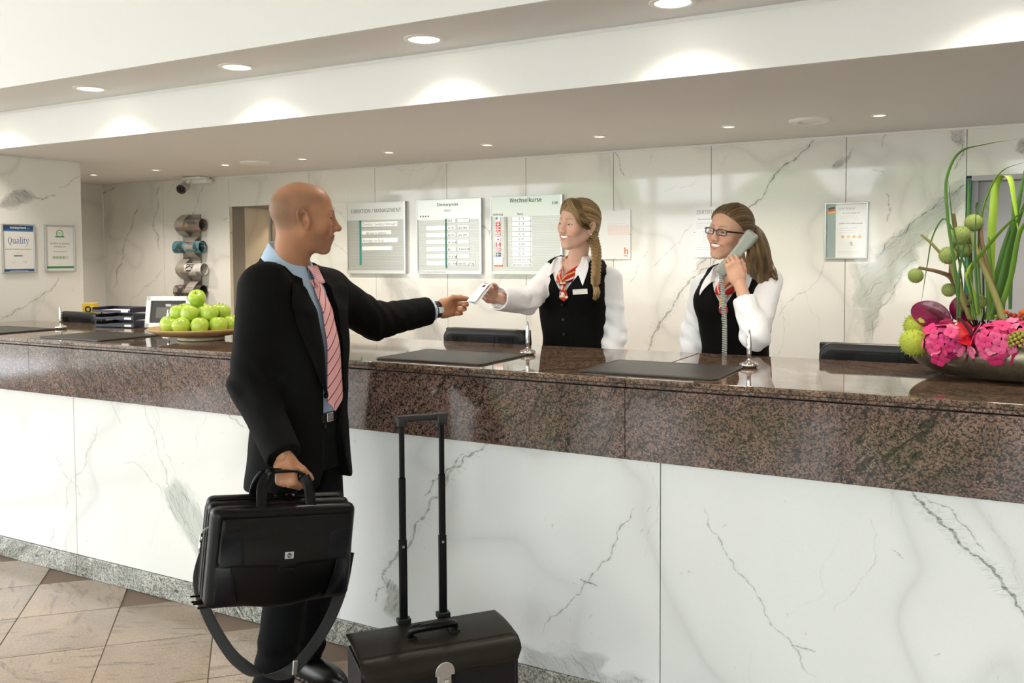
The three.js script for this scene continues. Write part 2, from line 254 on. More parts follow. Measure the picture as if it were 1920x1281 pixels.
const frontTexR = marbleTex(2048, 1024, -2.2, 0.9, 0, 0.9, 18, [232, 234, 231], (T) => {
  T.fine(12, 0.3, 0.2); T.specks(70, 0.45);
  T.vein(CF([[905, 832], [880, 850], [850, 880], [820, 920], [795, 945], [770, 985], [735, 1040], [710, 1075], [705, 1090], [716, 1110]]), 0.02, 0.6, '134,138,130'); T.vein(CF([[860, 855], [835, 882], [800, 905], [785, 935]]), 0.008, 0.55);
  T.patch(CF([[712, 1090], [735, 1108], [748, 1130], [748, 1168], [725, 1165], [708, 1150], [716, 1125]]), 0.8, '150,150,140', [0.5, 1]); T.vein(CF([[708, 1105], [695, 1118], [693, 1135]]), 0.008, 0.5);
  T.vein(CF([[1182, 958], [1165, 985], [1142, 1030], [1120, 1062], [1090, 1100], [1066, 1130], [1048, 1150], [1010, 1195]]), 0.006, 0.6, '112,116,110'); T.vein(CF([[1080, 1092], [1094, 1100], [1110, 1106]]), 0.016, 0.6);
  T.patch(CF([[968, 1215], [1000, 1230], [1100, 1234], [1130, 1243], [1115, 1268], [1140, 1281], [1200, 1281], [1190, 1300], [975, 1300]]), 0.75, '152,152,144', [1.5, -1]);
  T.vein(CF([[1706, 922], [1722, 945], [1742, 968], [1762, 990], [1790, 1012], [1822, 1048], [1850, 1068], [1882, 1108], [1905, 1145], [1925, 1170]]), 0.017, 0.85, '112,116,112'); T.vein(CF([[1728, 936], [1760, 952], [1790, 972], [1820, 1005], [1848, 1042]]), 0.006, 0.6, '120,124,122');
  T.vein(CF([[1313, 958], [1340, 1010], [1365, 1058], [1400, 1103], [1428, 1150], [1450, 1190], [1485, 1225], [1525, 1282]]), 0.005, 0.6, '124,128,118'); T.vein(CF([[1478, 1220], [1500, 1226], [1524, 1232]]), 0.01, 0.45); T.vein(CF([[1855, 970], [1880, 1020], [1905, 1060], [1915, 1110]]), 0.004, 0.3, '180,160,150'); T.vein(CF([[1672, 1038], [1692, 1056]]), 0.004, 0.5);
});
const sideTex = marbleTex(1024, 1024, -5.2, -2.4, 0, 2.2, 31, [236, 236, 231], (T) => {      // runs in z
  T.fine(14); T.specks(40); const S = (a) => a.map(([x, y]) => { const p = pxx(x, y, -5.32); return [p.z, p.y]; });
  T.patch(S([[0, 382], [20, 362], [45, 356], [64, 370], [40, 382], [0, 392]]), 0.8); T.vein(S([[62, 369], [85, 372], [104, 366]]), 0.008, 0.7); T.vein(S([[112, 520], [70, 560], [30, 580], [0, 602]]), 0.012, 0.6, '150,146,136'); T.vein(S([[150, 330], [130, 345], [110, 352]]), 0.006, 0.4);
});
const polished = (map, rough = 0.09) => phys({ map, roughness: rough, specularIntensity: 0.9 });
const M = {
  backL: polished(backTexL, 0.05), backR: polished(backTexR, 0.05), frontL: polished(frontTexL, 0.14), frontR: polished(frontTexR, 0.14), side: polished(sideTex),
};
// brown granite: grains a few millimetres across, dark streaks that wander
function graniteTex(W, H, mw, mh, seed, pal) {
  return dataTex(W, H, (i, j) => {
    const x = i / W * mw, y = j / H * mh, w = fbm2(x * 5 + seed, y * 5, 2, 3) - 0.47, w2 = fbm2(x * 4, y * 4 + seed, 9, 3) - 0.47;
    const X = x + w * 0.16, Y = y + w2 * 0.16, s = X * 0.72 + Y * 0.69, q = -X * 0.69 + Y * 0.72;
    const streak = 0.8 * sstep(0.56, 0.74, fbm2(s * 24, q * 110, 30 + seed, 3) + 0.34 * (fbm2(x * 3.4, y * 3.4, 51 + seed, 2) - 0.36));
    const g1 = noise2(x * 300 + w * 30, y * 300, 70), g2 = noise2(x * 180 + y * 60, y * 190 - x * 40, 77), g3 = noise2(x * 520, y * 520, 79), band = fbm2(s * 8, q * 30, 90 + seed, 3);
    let c = g1 < 0.34 ? pal[0] : g1 < 0.58 ? pal[1] : g1 < 0.8 ? pal[2] : pal[3];
    if (g2 < 0.27) c = pal[0]; if (g2 > 0.8) c = pal[2]; if (g3 > 0.87) c = pal[4];
    const b = 0.78 + band * 0.5, k = 1 - 0.62 * streak; return [c[0] * b * k, c[1] * b * k + 3 * streak, c[2] * b * k + 3 * streak];
  });
}
const granPal = [[48, 41, 37], [104, 79, 70], [122, 97, 87], [84, 72, 65], [164, 146, 134]];
const granTex = graniteTex(2048, 512, 2.4, 0.6, 3, granPal); granTex.repeat.set(1 / 2.4, 1 / 0.6);
M.granite = phys({ map: granTex, roughness: 0.09 });
const granTopTex = graniteTex(1024, 1024, 1.2, 1.2, 7, [[62, 50, 42], [112, 90, 74], [134, 108, 88], [96, 80, 68], [168, 146, 126]]); granTopTex.repeat.set(1 / 1.2, 1 / 1.2);
M.graniteTop = phys({ map: granTopTex, roughness: 0.045 });
const plinthTex = graniteTex(1024, 256, 1.2, 0.3, 12, [[112, 112, 106], [160, 160, 152], [188, 186, 176], [142, 140, 132], [226, 226, 220]]); plinthTex.repeat.set(1 / 1.2, 1 / 0.3);
M.plinth = phys({ map: plinthTex, roughness: 0.16 });
const floorTex = dataTex(1024, 1024, (i, j) => {
  const x = i / 1024 * 1.6, y = j / 1024 * 1.6, w = fbm2(x * 3, y * 3, 4, 3), s = x * 0.5 + y * 0.86, q = -x * 0.86 + y * 0.5;
  const st = sstep(0.5, 0.72, fbm2(s * 60 + w * 8, q * 9 + w * 3, 15, 3)), g = noise2(x * 320, y * 320, 16), b = fbm2(x * 5, y * 5, 19, 3), k = 0.84 + 0.26 * b + (g - 0.5) * 0.2 - 0.17 * st;
  return [178 * k, 158 * k, 138 * k];
}); floorTex.repeat.set(1 / 1.6, 1 / 1.6);
M.tileA = phys({ map: floorTex, roughness: 0.12, color: 0xffffff }); M.tileB = phys({ map: floorTex, roughness: 0.12, color: 0xf1ece6 }); M.tileC = phys({ map: floorTex, roughness: 0.12, color: 0xfbf4ec });
M.grout = std({ color: 0x7d6b5b, roughness: 0.9 });
M.plaster = std({ color: 0xe9e9e7, roughness: 0.85 });
M.white = std({ color: 0xf4f4f2, roughness: 0.5 });
M.steel = std({ color: 0xc4c6c4, roughness: 0.32, metalness: 0.9 });
M.chrome = std({ color: 0xe8e8e8, roughness: 0.06, metalness: 1 });
M.greyDoor = std({ color: 0xb4b3b6, roughness: 0.6 });
M.beige = std({ color: 0xd8c3a0, roughness: 0.8 });
M.jamb = phys({ map: sideTex, roughness: 0.1, color: 0xf0f0ee });
M.blackPlastic = std({ color: 0x1b1c1e, roughness: 0.42 });
M.darkPlastic = std({ color: 0x0b0b0c, roughness: 0.55 });
M.greyPlastic = std({ color: 0x8d8f90, roughness: 0.45 });
M.glow = std({ color: 0xffffff, emissive: 0xfff1da, emissiveIntensity: 5 });
const leatherBump = dataTex(256, 256, (i, j) => { const v = 128 + 90 * (noise2(i * 0.22, j * 0.22, 1) - 0.5) + 60 * (noise2(i * 0.5, j * 0.5, 2) - 0.5); return [v, v, v]; }, false); leatherBump.wrapS = leatherBump.wrapT = THREE.RepeatWrapping;

// ------------------------------------------------------------------ the room
const CH = 2.1375, SH = 2.35, HH = 3.2, ZW = -5;
{ // floor of diagonal tiles
  const fl = struct('floor', 'polished brown stone floor of square tiles laid diagonally');
  const x0 = -5.4, x1 = 1.2, z0 = -2.75, z1 = 0.6;
  obj('grout', boxAt(x0, x1, -0.2, -0.0035, z0, z1), M.grout, fl);
  for (const [a, b, c, d] of [[-9.2, x0, -6.8, 5], [x1, 5.2, -6.8, 5], [x0, x1, z1, 5], [x0, x1, -6.8, z0]]) obj('slab', boxAt(a, b, -0.2, 0, c, d), M.tileA, fl);
  const pit = 0.3955, s = Math.SQRT1_2, mats = [M.tileA, M.tileB, M.tileC], rr = rngOf(4), tile = box(pit - 0.004, 0.02, pit - 0.004, 0, -0.01, 0, 0.0012), pos = [];
  // tile corners sit where the joints cross: (x+z)/√2 = -4.057, (x-z)/√2 = -0.578
  for (let i = -8; i < 24; i++) for (let j = -22; j < 14; j++) {
    const a = -4.057 + (i + 0.5) * pit, b = -0.578 + (j + 0.5) * pit, x = (a + b) * s, z = (a - b) * s;
    if (x < x0 + 0.28 || x > x1 - 0.28 || z < z0 + 0.05 || z > z1 - 0.28) continue;
    pos.push([x, z]);
  }
  for (const [x, z] of pos) {
    const g = tile.clone(); g.rotateY(-Math.PI / 4); g.translate(x, 0, z);
    const uv = g.attributes.uv, p = g.attributes.position, o = rr() * 3; for (let k = 0; k < uv.count; k++) uv.setXY(k, p.getX(k) + o, p.getZ(k) - o);
    obj('tile', g, mats[Math.floor(rr() * 3)], fl);
  }
}
function panelWall(st, list, th = 0.03) { for (const [a, b, y0, y1, m] of list) obj('marble_panel', boxAt(a + 0.0013, b - 0.0013, y0, y1, ZW - th, ZW, 0.0012), m, st); }
{ // wall behind the desk
  const w = struct('wall_back', 'tall white marble panels with grey veins behind the reception desk');
  obj('core', merge([boxAt(-6.9, -5.25, 0, 2.3, ZW - 0.16, ZW - 0.032), boxAt(-5.25, -4.434, 1.9, 2.3, ZW - 0.16, ZW - 0.032), boxAt(-4.434, -0.129, 0, 2.3, ZW - 0.16, ZW - 0.032), boxAt(-0.129, 0.86, 1.893, 2.3, ZW - 0.16, ZW - 0.032), boxAt(0.86, 3.1, 0, 2.3, ZW - 0.16, ZW - 0.032)]), M.greyPlastic, w);
  const X = [-4.434, -3.83, -3.23, -2.9];
  panelWall(w, [[-6.75, -6.0, 0, CH, M.backL], [-6.0, -5.25, 0, CH, M.backL], [-5.25, -4.434, 1.9, CH, M.backL], [-4.434, -3.83, 0, CH, M.backL], [-3.83, -3.23, 0, CH, M.backL], [-3.23, -2.63, 0, CH, M.backL],
    [-2.63, -2.03, 0, CH, M.backR], [-2.03, -1.43, 0, CH, M.backR], [-1.43, -0.7, 0, CH, M.backR], [-0.7, -0.129, 0, CH, M.backR], [-0.129, 0.86, 1.893, CH, M.backR], [0.86, 3.0, 0, CH, M.backR]]);
  const t = struct('trim_001', 'thin pale cover strip along the top of the marble wall'); obj('strip', boxAt(-6.75, 3, CH - 0.012, CH - 0.001, ZW + 0.0005, ZW + 0.008), M.plaster, t);
  const sw = struct('wall_side', 'marble clad side wall in the corner behind the desk'); obj('marble_panel', boxAt(-6.9, -6.75, 0, CH, ZW, -2.7), M.side, sw);
  const sr = struct('wall_right', 'plain white end wall of the reception bay'); obj('body', boxAt(3.0, 3.15, 0, CH, -5, -2.6), M.plaster, sr);
  const bl = struct('wall_left', 'white marble pier with grey veins where the counter ends'); obj('marble_panel', boxAt(-5.9, -5.32, 0, CH, -3.777, -2.62, 0.002), M.side, bl);
  const rt = struct('wall_return', 'plain plastered return wall beside the marble pier'); obj('body', boxAt(-9.2, -5.9, 0, HH, -2.8, -2.62), M.plaster, rt);
}
{ // the two doorways
  const d = struct('door_1', 'doorway with marble reveal and grey steel frame leading to a beige corridor');
  obj('reveal', boxAt(-5.45, -5.252, 0, 1.9, -5.45, -5.001), M.jamb, d); obj('door_frame', merge([boxAt(-5.45, -5.235, 0, 1.9, -5.62, -5.45), boxAt(-5.235, -5.225, 0, 1.9, -5.6, -5.56), boxAt(-5.45, -4.3, 1.9, 2.0, -5.62, -5.161)]), M.greyPlastic, d);
  obj('reveal', boxAt(-4.432, -4.25, 0, 1.9, -5.62, -5.161), M.jamb, d);
  obj('corridor_wall', merge([boxAt(-6.4, -3.2, 0, 2.4, -6.75, -6.6), boxAt(-6.4, -6.3, 0, 2.4, -6.6, -5.16), boxAt(-3.3, -3.2, 0, 2.4, -6.6, -5.16), boxAt(-6.4, -3.2, 2.4, 2.5, -6.75, -5.16)]), M.beige, d);
  const lamp = thing('corridor_lamp', 'small round ceiling lamp in the corridor behind the doorway', 'lamp', [-4.8, 2.4, -6.1]);
  obj('diffuser', lathe([[0, -0.05], [0.09, -0.045], [0.12, -0.02], [0.12, 0]], 24), M.glow, lamp); const l = new THREE.PointLight(0xffe2b0, 3); l.position.set(0, -0.12, 0); l.castShadow = true; l.shadow.radius = 4; lamp.add(l);
  const pl = tag(obj('wall_plaque', box(0.1, 0.08, 0.012, ...pz(512, 455, -6.585).toArray(), 0.003), M.darkPlastic), 'small black plaque on the beige corridor wall', 'plaque');
  const dk = struct('wall_service', 'plain grey wall closing the service room behind the grey door'); obj('body', boxAt(-0.2, 1.0, 0, 2.3, -5.4, -5.2), M.greyDoor, dk);
  const e = struct('door_2', 'grey door leaf in a steel frame with a green glass edge');
  obj('door_frame', merge([boxAt(-0.105, 0.86, 1.868, 1.893, -5.1, -5.002), boxAt(-0.105, -0.075, 0, 1.868, -5.1, -5.04)]), M.greyDoor, e);
  obj('glass_edge', boxAt(-0.127, -0.107, 0, 1.87, -5.12, -5.002), phys({ color: 0x1f6f5c, roughness: 0.12 }), e); obj('door_leaf', boxAt(-0.074, 0.86, 0.01, 1.866, -5.14, -5.09), M.greyDoor, e);
}
{ // soffits and fascias
  const c = struct('ceiling', 'stepped white plaster ceiling over the reception desk');
  obj('soffit', boxAt(-6.9, 3.1, CH, CH + 0.16, -5.15, -3.095), M.plaster, c);
  obj('fascia', boxAt(-6.9, 3.1, CH, SH - 0.016, -3.095, -3.08, 0.002), M.plaster, c); obj('shadow_gap', boxAt(-6.9, 3.1, CH + 0.16, SH, -3.11, -3.09), M.plaster, c);
  obj('soffit', boxAt(-9.2, 5.2, SH, SH + 0.12, -3.2, -2.68), M.plaster, c); obj('fascia', boxAt(-9.2, 5.2, SH, HH, -2.68, -2.665, 0.002), M.plaster, c);
  obj('hall_ceiling', boxAt(-9.2, 5.2, HH, HH + 0.2, -3.2, 5.1), M.plaster, c);
}
{ // the hall behind the camera, glazed towards the garden
  const l = struct('window_2', 'glazed lobby side with white mullions'), lb = [boxAt(-9.35, -9.2, 0, 0.25, -2.8, 5), boxAt(-9.35, -9.2, 3.0, HH, -2.8, 5)]; for (let i = 0; i <= 6; i++) lb.push(boxAt(-9.35, -9.2, 0.25, 3.0, -2.8 + i * 1.28, -2.68 + i * 1.28)); obj('window_frame', merge(lb), M.white, l);
  const r = struct('wall_east', 'plain white side wall of the lobby'); obj('body', boxAt(5.2, 5.35, 0, HH, -5.2, 5.1), M.plaster, r);
  const k = struct('wall_bay', 'plain wall beyond the reception bay'); obj('body', boxAt(3.15, 5.2, 0, HH, -3.2, -3.05), M.plaster, k);
  const w = struct('window_1', 'tall glazed lobby front with white mullions facing the garden'), z = 4.8; const bars = [boxAt(-9.2, 5.2, 0, 0.25, z, z + 0.2), boxAt(-9.2, 5.2, 3.0, HH, z, z + 0.2), boxAt(-9.2, 5.2, 2.2, 2.42, z, z + 0.14)];
  for (let i = 0; i <= 11; i++) bars.push(boxAt(-9.2 + i * 1.3 + (i ? -0.06 : 0), -9.2 + i * 1.3 + 0.07, 0.25, 3.0, z, z + 0.14));
  obj('window_frame', merge(bars), M.white, w);
  const glass = phys({ color: 0xffffff, roughness: 0, transmission: 1, thickness: 0, ior: 1.45 });
  for (let i = 0; i < 11; i++) for (const [a, b] of [[0.25, 2.2], [2.42, 3.0]]) obj('pane', boxAt(-9.2 + i * 1.3 + 0.07, -9.2 + (i + 1) * 1.3 - 0.06, a, b, z + 0.06, z + 0.064), glass, w);
  tag(obj('garden_ground', boxAt(-40, 40, -0.4, -0.05, 5.1, 60), std({ color: 0xb8b4a8, roughness: 1 })), 'pale garden ground outside the lobby windows', 'ground');
  const leaf = std({ color: 0x5f8a3a, roughness: 0.9 }), bark = std({ color: 0x5a4a3a, roughness: 1 });
  [[-6, 19, 3.6], [-1.5, 22, 4.4], [3.5, 18, 3.6], [9, 22, 4.2], [-13, 20, 4]].forEach(([x, zz, s], i) => {
    const t = thing('garden_tree', 'leafy green garden tree outside the lobby windows', 'tree', [x, -0.05, zz], i * 1.3, 'garden trees');
    const g = new THREE.IcosahedronGeometry(s * 0.5, 5), p = g.attributes.position; for (let k = 0; k < p.count; k++) { const q = V(p.getX(k), p.getY(k), p.getZ(k)), n = 0.7 + 0.55 * fbm3(q.x * 1.6 + i * 9, q.y * 1.6, q.z * 1.6, 3); p.setXYZ(k, q.x * n, q.y * n + s * 0.72, q.z * n); } g.computeVertexNormals();
    obj('crown', g, leaf, t); obj('trunk', cyl(0.13, 0.09, s * 0.5, 12), bark, t);
  });
}
// recessed downlights
function downlight(name, label, group, x, y, z, R, power, angle, size) {
  const t = thing(name, label, 'downlight', [x, y, z], 0, group);
  obj('rim', lathe([[R * 0.78, -0.001], [R * 0.8, -0.006], [R, -0.004], [R * 1.02, 0]], 36), M.white, t); obj('lamp', lathe([[0, -0.0045], [R * 0.5, -0.004], [R * 0.79, -0.002]], 32), M.glow, t);
  const s = new THREE.SpotLight(0xfff4e6, power, 0, angle, 0.7); s.position.set(0, -0.02, 0); s.target.position.set(0, -1, 0); s.castShadow = true; s.shadow.radius = size; t.add(s, s.target);
}
for (let i = 0; i < 6; i++) downlight('large_downlight', 'large round downlight in the upper soffit above the counter front', 'large round downlights along the upper soffit', -4.98 + i * 1.005, SH, -2.888, 0.078, 2.8, 1.15, 3);
for (let i = 0; i < 10; i++) downlight('small_downlight', 'small bright downlight in the lower soffit near the marble wall', 'small downlights along the lower soffit', -5.99 + i * 0.69, CH, -4.362, 0.036, 2.3, 1.2, 1.5);
for (const [x, lb] of [[-4.335, 'round white ceiling vent in the soffit near the security camera'], [-0.776, 'round white ceiling vent in the soffit above the framed certificate']]) {
  const t = thing('ceiling_vent', lb, 'vent', [x, CH, -4.36], 0, 'ceiling vents');
  obj('ring', lathe([[0.055, 0], [0.06, -0.012], [0.085, -0.012], [0.095, -0.004], [0.096, 0]], 40), M.white, t); obj('core', lathe([[0, -0.009], [0.03, -0.011], [0.042, -0.004], [0.044, 0]], 32), M.white, t); obj('throat', lathe([[0, -0.0005], [0.06, -0.0005]], 32), M.greyPlastic, t);
}

// ------------------------------------------------------------------ the counter
{
  const k = thing('reception_counter', 'long reception counter with brown granite top and band over white marble panels', 'counter', [0, 0, 0]);
  const jx = [-5.32, -4.08, -1.015, 2.2], zf = -2.592;
  for (let i = 0; i < 3; i++) {
    obj('top_slab', boxAt(jx[i] + 0.0008, jx[i + 1] - 0.0008, 1.097, 1.115, -3.4, zf, 0.004), M.graniteTop, k);
    obj('edge_strip', boxAt(jx[i] + 0.0008, jx[i + 1] - 0.0008, 1.0855, 1.097, -3.39, zf - 0.005, 0.003), M.granite, k);
    obj('granite_band', boxAt(jx[i] + 0.0006, jx[i + 1] - 0.0006, 0.857, 1.0825, -2.622, zf - 0.002, 0.0015), M.granite, k);
  }
  const px = [-5.32, -3.791, -2.349, -0.907, 0.535, 2.2];
  for (let i = 0; i < 5; i++) {
    const a = px[i] + 0.0015, b = px[i + 1] - 0.0015, mid = (a + b) / 2;
    if (a < -2.2 && b > -2.2) { obj('marble_panel', boxAt(a, -2.2, 0.1, 0.857, -2.65, -2.622), M.frontL, k); obj('marble_panel', boxAt(-2.2, b, 0.1, 0.857, -2.65, -2.622), M.frontR, k); }
    else obj('marble_panel', boxAt(a, b, 0.1, 0.857, -2.65, -2.622, 0.0015), mid < -2.2 ? M.frontL : M.frontR, k);
    obj('plinth', boxAt(a, b, 0, 0.0985, -2.65, -2.614, 0.002), M.plinth, k);
  }
  obj('carcass', merge([boxAt(-5.32, 2.2, 0, 1.085, -2.9, -2.65), boxAt(-5.3, -5.26, 0, 1.085, -3.38, -2.9), boxAt(2.1, 2.14, 0, 1.085, -3.38, -2.9)]), M.white, k);
  obj('staff_shelf', boxAt(-5.3, 2.1, 0.735, 0.76, -3.6, -2.9), M.white, k); obj('staff_shelf', boxAt(-5.3, -4.3, 0.735, 0.76, -3.75, -3.601), M.white, k);
}
// ------------------------------------------------------------------ things on the walls
const texMat = (c, o = {}) => phys({ map: canvasTex(c), roughness: 0.5, ...o });
function faceUV(g, x0, x1, y0, y1) { const p = g.attributes.position, uv = g.attributes.uv; for (let i = 0; i < p.count; i++) uv.setXY(i, (p.getX(i) - x0) / (x1 - x0), (p.getY(i) - y0) / (y1 - y0)); return g; }
const ink = '#3c4240';
function sheetText(g, list) { for (const [t, x, y, s, o = {}] of list) { g.font = `${o.b ? 'bold ' : ''}${s}px ${o.f ?? 'sans-serif'}`; g.fillStyle = o.c ?? ink; g.textAlign = o.a ?? 'left'; g.fillText(t, x, y, o.w); } }
const lines = (g, x, y, w, n, dy, c = '#8a8d8c', seed = 1) => { const r = rngOf(seed); g.fillStyle = c; for (let i = 0; i < n; i++) { let u = x; const end = x + w * (0.6 + 0.4 * r()); while (u < end) { const k = 6 + 16 * r(); g.fillRect(u, y + i * dy, Math.min(k, end - u), 3); u += k + 5; } } };
const stars = (g, x, y, r, n, dx, c) => { g.fillStyle = c; for (let k = 0; k < n; k++) { g.beginPath(); for (let i = 0; i < 10; i++) { const a = -Math.PI / 2 + i * Math.PI / 5, q = i & 1 ? r * 0.42 : r; g.lineTo(x + k * dx + Math.cos(a) * q, y + Math.sin(a) * q); } g.closePath(); g.fill(); } };
function signBoard(x0, x1, label, headFrac, tone, draw, plates, bars, ribTone = '#b3b2a8') {
  const w = x1 - x0, t = thing('sign_board', label, 'sign', [(x0 + x1) / 2, 1.385, ZW + 0.001]), h = 0.5;
  const c = canvasOf(1024, 1024), g = c.getContext('2d'); g.fillStyle = tone; g.fillRect(0, 0, 1024, 1024); g.fillStyle = ribTone; g.fillRect(0, 1024 * headFrac, 1024, 1024 * (0.956 - headFrac)); draw(g);
  const m = texMat(c, { roughness: 0.34, metalness: 0.55 }), F = (a, b, e, f, z0, z1) => faceUV(boxAt(a - w / 2, b - w / 2, e, f, z0, z1, 0.0008), -w / 2, w / 2, 0, h);
  obj('backing', boxAt(-w / 2 + 0.003, w / 2 - 0.003, 0.003, h - 0.003, 0, 0.018), M.steel, t);
  obj('side_rail', boxAt(-w / 2, -w / 2 + 0.004, 0, h, 0, 0.026), M.steel, t); obj('side_rail', boxAt(w / 2 - 0.012, w / 2, 0, h, 0, 0.026), M.steel, t);
  obj('header', F(0.004, w - 0.012, h - headFrac * h, h, 0.018, 0.0245), m, t); obj('footer', F(0.004, w - 0.012, 0, 0.022, 0.018, 0.0245), m, t);
  const ribs = [], n = 34, y0 = 0.024, y1 = h - headFrac * h - 0.002; for (let i = 0; i < n; i++) { const y = lerp(y0, y1, i / n); ribs.push(F(0.004, w - 0.012, y, y + (y1 - y0) / n - 0.0022, 0.018, 0.0215)); }
  obj('ribbed_panel', merge(ribs), m, t);
  for (const [a, b, e, f] of plates) obj('name_strip', F(a, b, e, f, 0.0216, 0.0245), m, t);
  for (const [a, b, e, f, col] of bars) obj('coloured_bar', boxAt(a - w / 2, b - w / 2, e, f, 0.0216, 0.026, 0.001), std({ color: col, roughness: 0.4 }), t);
  return t;
}
const S = 1024 / 0.5;                                              // sign pixels per metre
{ // directory
  const P = [[0.13, 0.44, 0.33, 0.363], [0.13, 0.385, 0.275, 0.303], [0.13, 0.44, 0.218, 0.25], [0.13, 0.39, 0.164, 0.192]], Q = (g, col = '#f1f1ee') => { g.fillStyle = col; for (const [a, b, e, f] of P) g.fillRect(a * S, 1024 - f * S, (b - a) * S, (f - e) * S); };
  signBoard(-4.062, -3.556, 'aluminium directory sign headed DIREKTION / MANAGEMENT', 0.245, '#d3d4cf', (g) => { Q(g); sheetText(g, [['DIREKTION / MANAGEMENT', 76, 148, 76, { w: 880 }], ['Direktor/ General Manager', 282, 332, 50, { c: '#6b6f6c', w: 600 }], ['Michael H. Göldner', 340, 456, 42, { w: 400 }], ['Manager on Duty', 282, 565, 48, { c: '#6b6f6c', w: 400 }]]); }, P, [[0.108, 0.12, 0.06, 0.376, 0x1f9c90]]);
}
{ // room rates
  const P = []; for (let i = 0; i < 7; i++) { const y = 0.352 - i * 0.0475 - 0.008; if (i) P.push([0.075, 0.225, y, y + 0.027]); P.push([0.24, 0.312, y, y + 0.027], [0.322, i === 6 ? 0.46 : 0.415, y, y + 0.027]); }
  const T = ['EUR', '', 'ab 70.-', 'bis 284.-', 'ab 70.-', 'bis 299.-', '20.- p.P.', '', 'Bis', '9.90/9.95', '10.- p.Tag', '', 'ab 1.- EUR', 'bis 10.- p.Tag'];
  signBoard(-3.457, -2.949, 'aluminium room price sign headed Zimmerpreise with a thin teal bar', 0.265, '#d3d5d1', (g) => {
    P.forEach(([a, b, e, f]) => { g.fillStyle = a < 0.1 ? '#f4f3ee' : '#d9d9d6'; g.fillRect(a * S, 1024 - f * S, (b - a) * S, (f - e) * S); });
    stars(g, 62, 226, 18, 4, 42, ink); sheetText(g, [['Zimmerpreise', 500, 92, 58, { a: 'center', b: 1, w: 340 }], ['Rates', 500, 168, 44, { a: 'center' }], ['Alle Preise inklusive Mehrwertsteuer', 12, 1008, 34, { w: 450 }], ['Einzelzimmer', 160, 1024 - 0.3 * S - 6, 36, { c: '#7b7d7a' }], ['Doppelzimmer', 220, 1024 - 0.2525 * S - 6, 32, { c: '#a5a6a2' }]]);
    T.forEach((s, i) => { const y = 0.352 - (i >> 1) * 0.0475; sheetText(g, [[s, (i & 1 ? 0.327 : 0.244) * S, 1024 - y * S + 8, i & 1 ? 40 : 38, { b: 1, w: i === 13 ? 270 : i & 1 ? 180 : 140 }]]); });
  }, P, [[0.228, 0.236, 0.04, 0.37, 0x1f9c90]]);
}
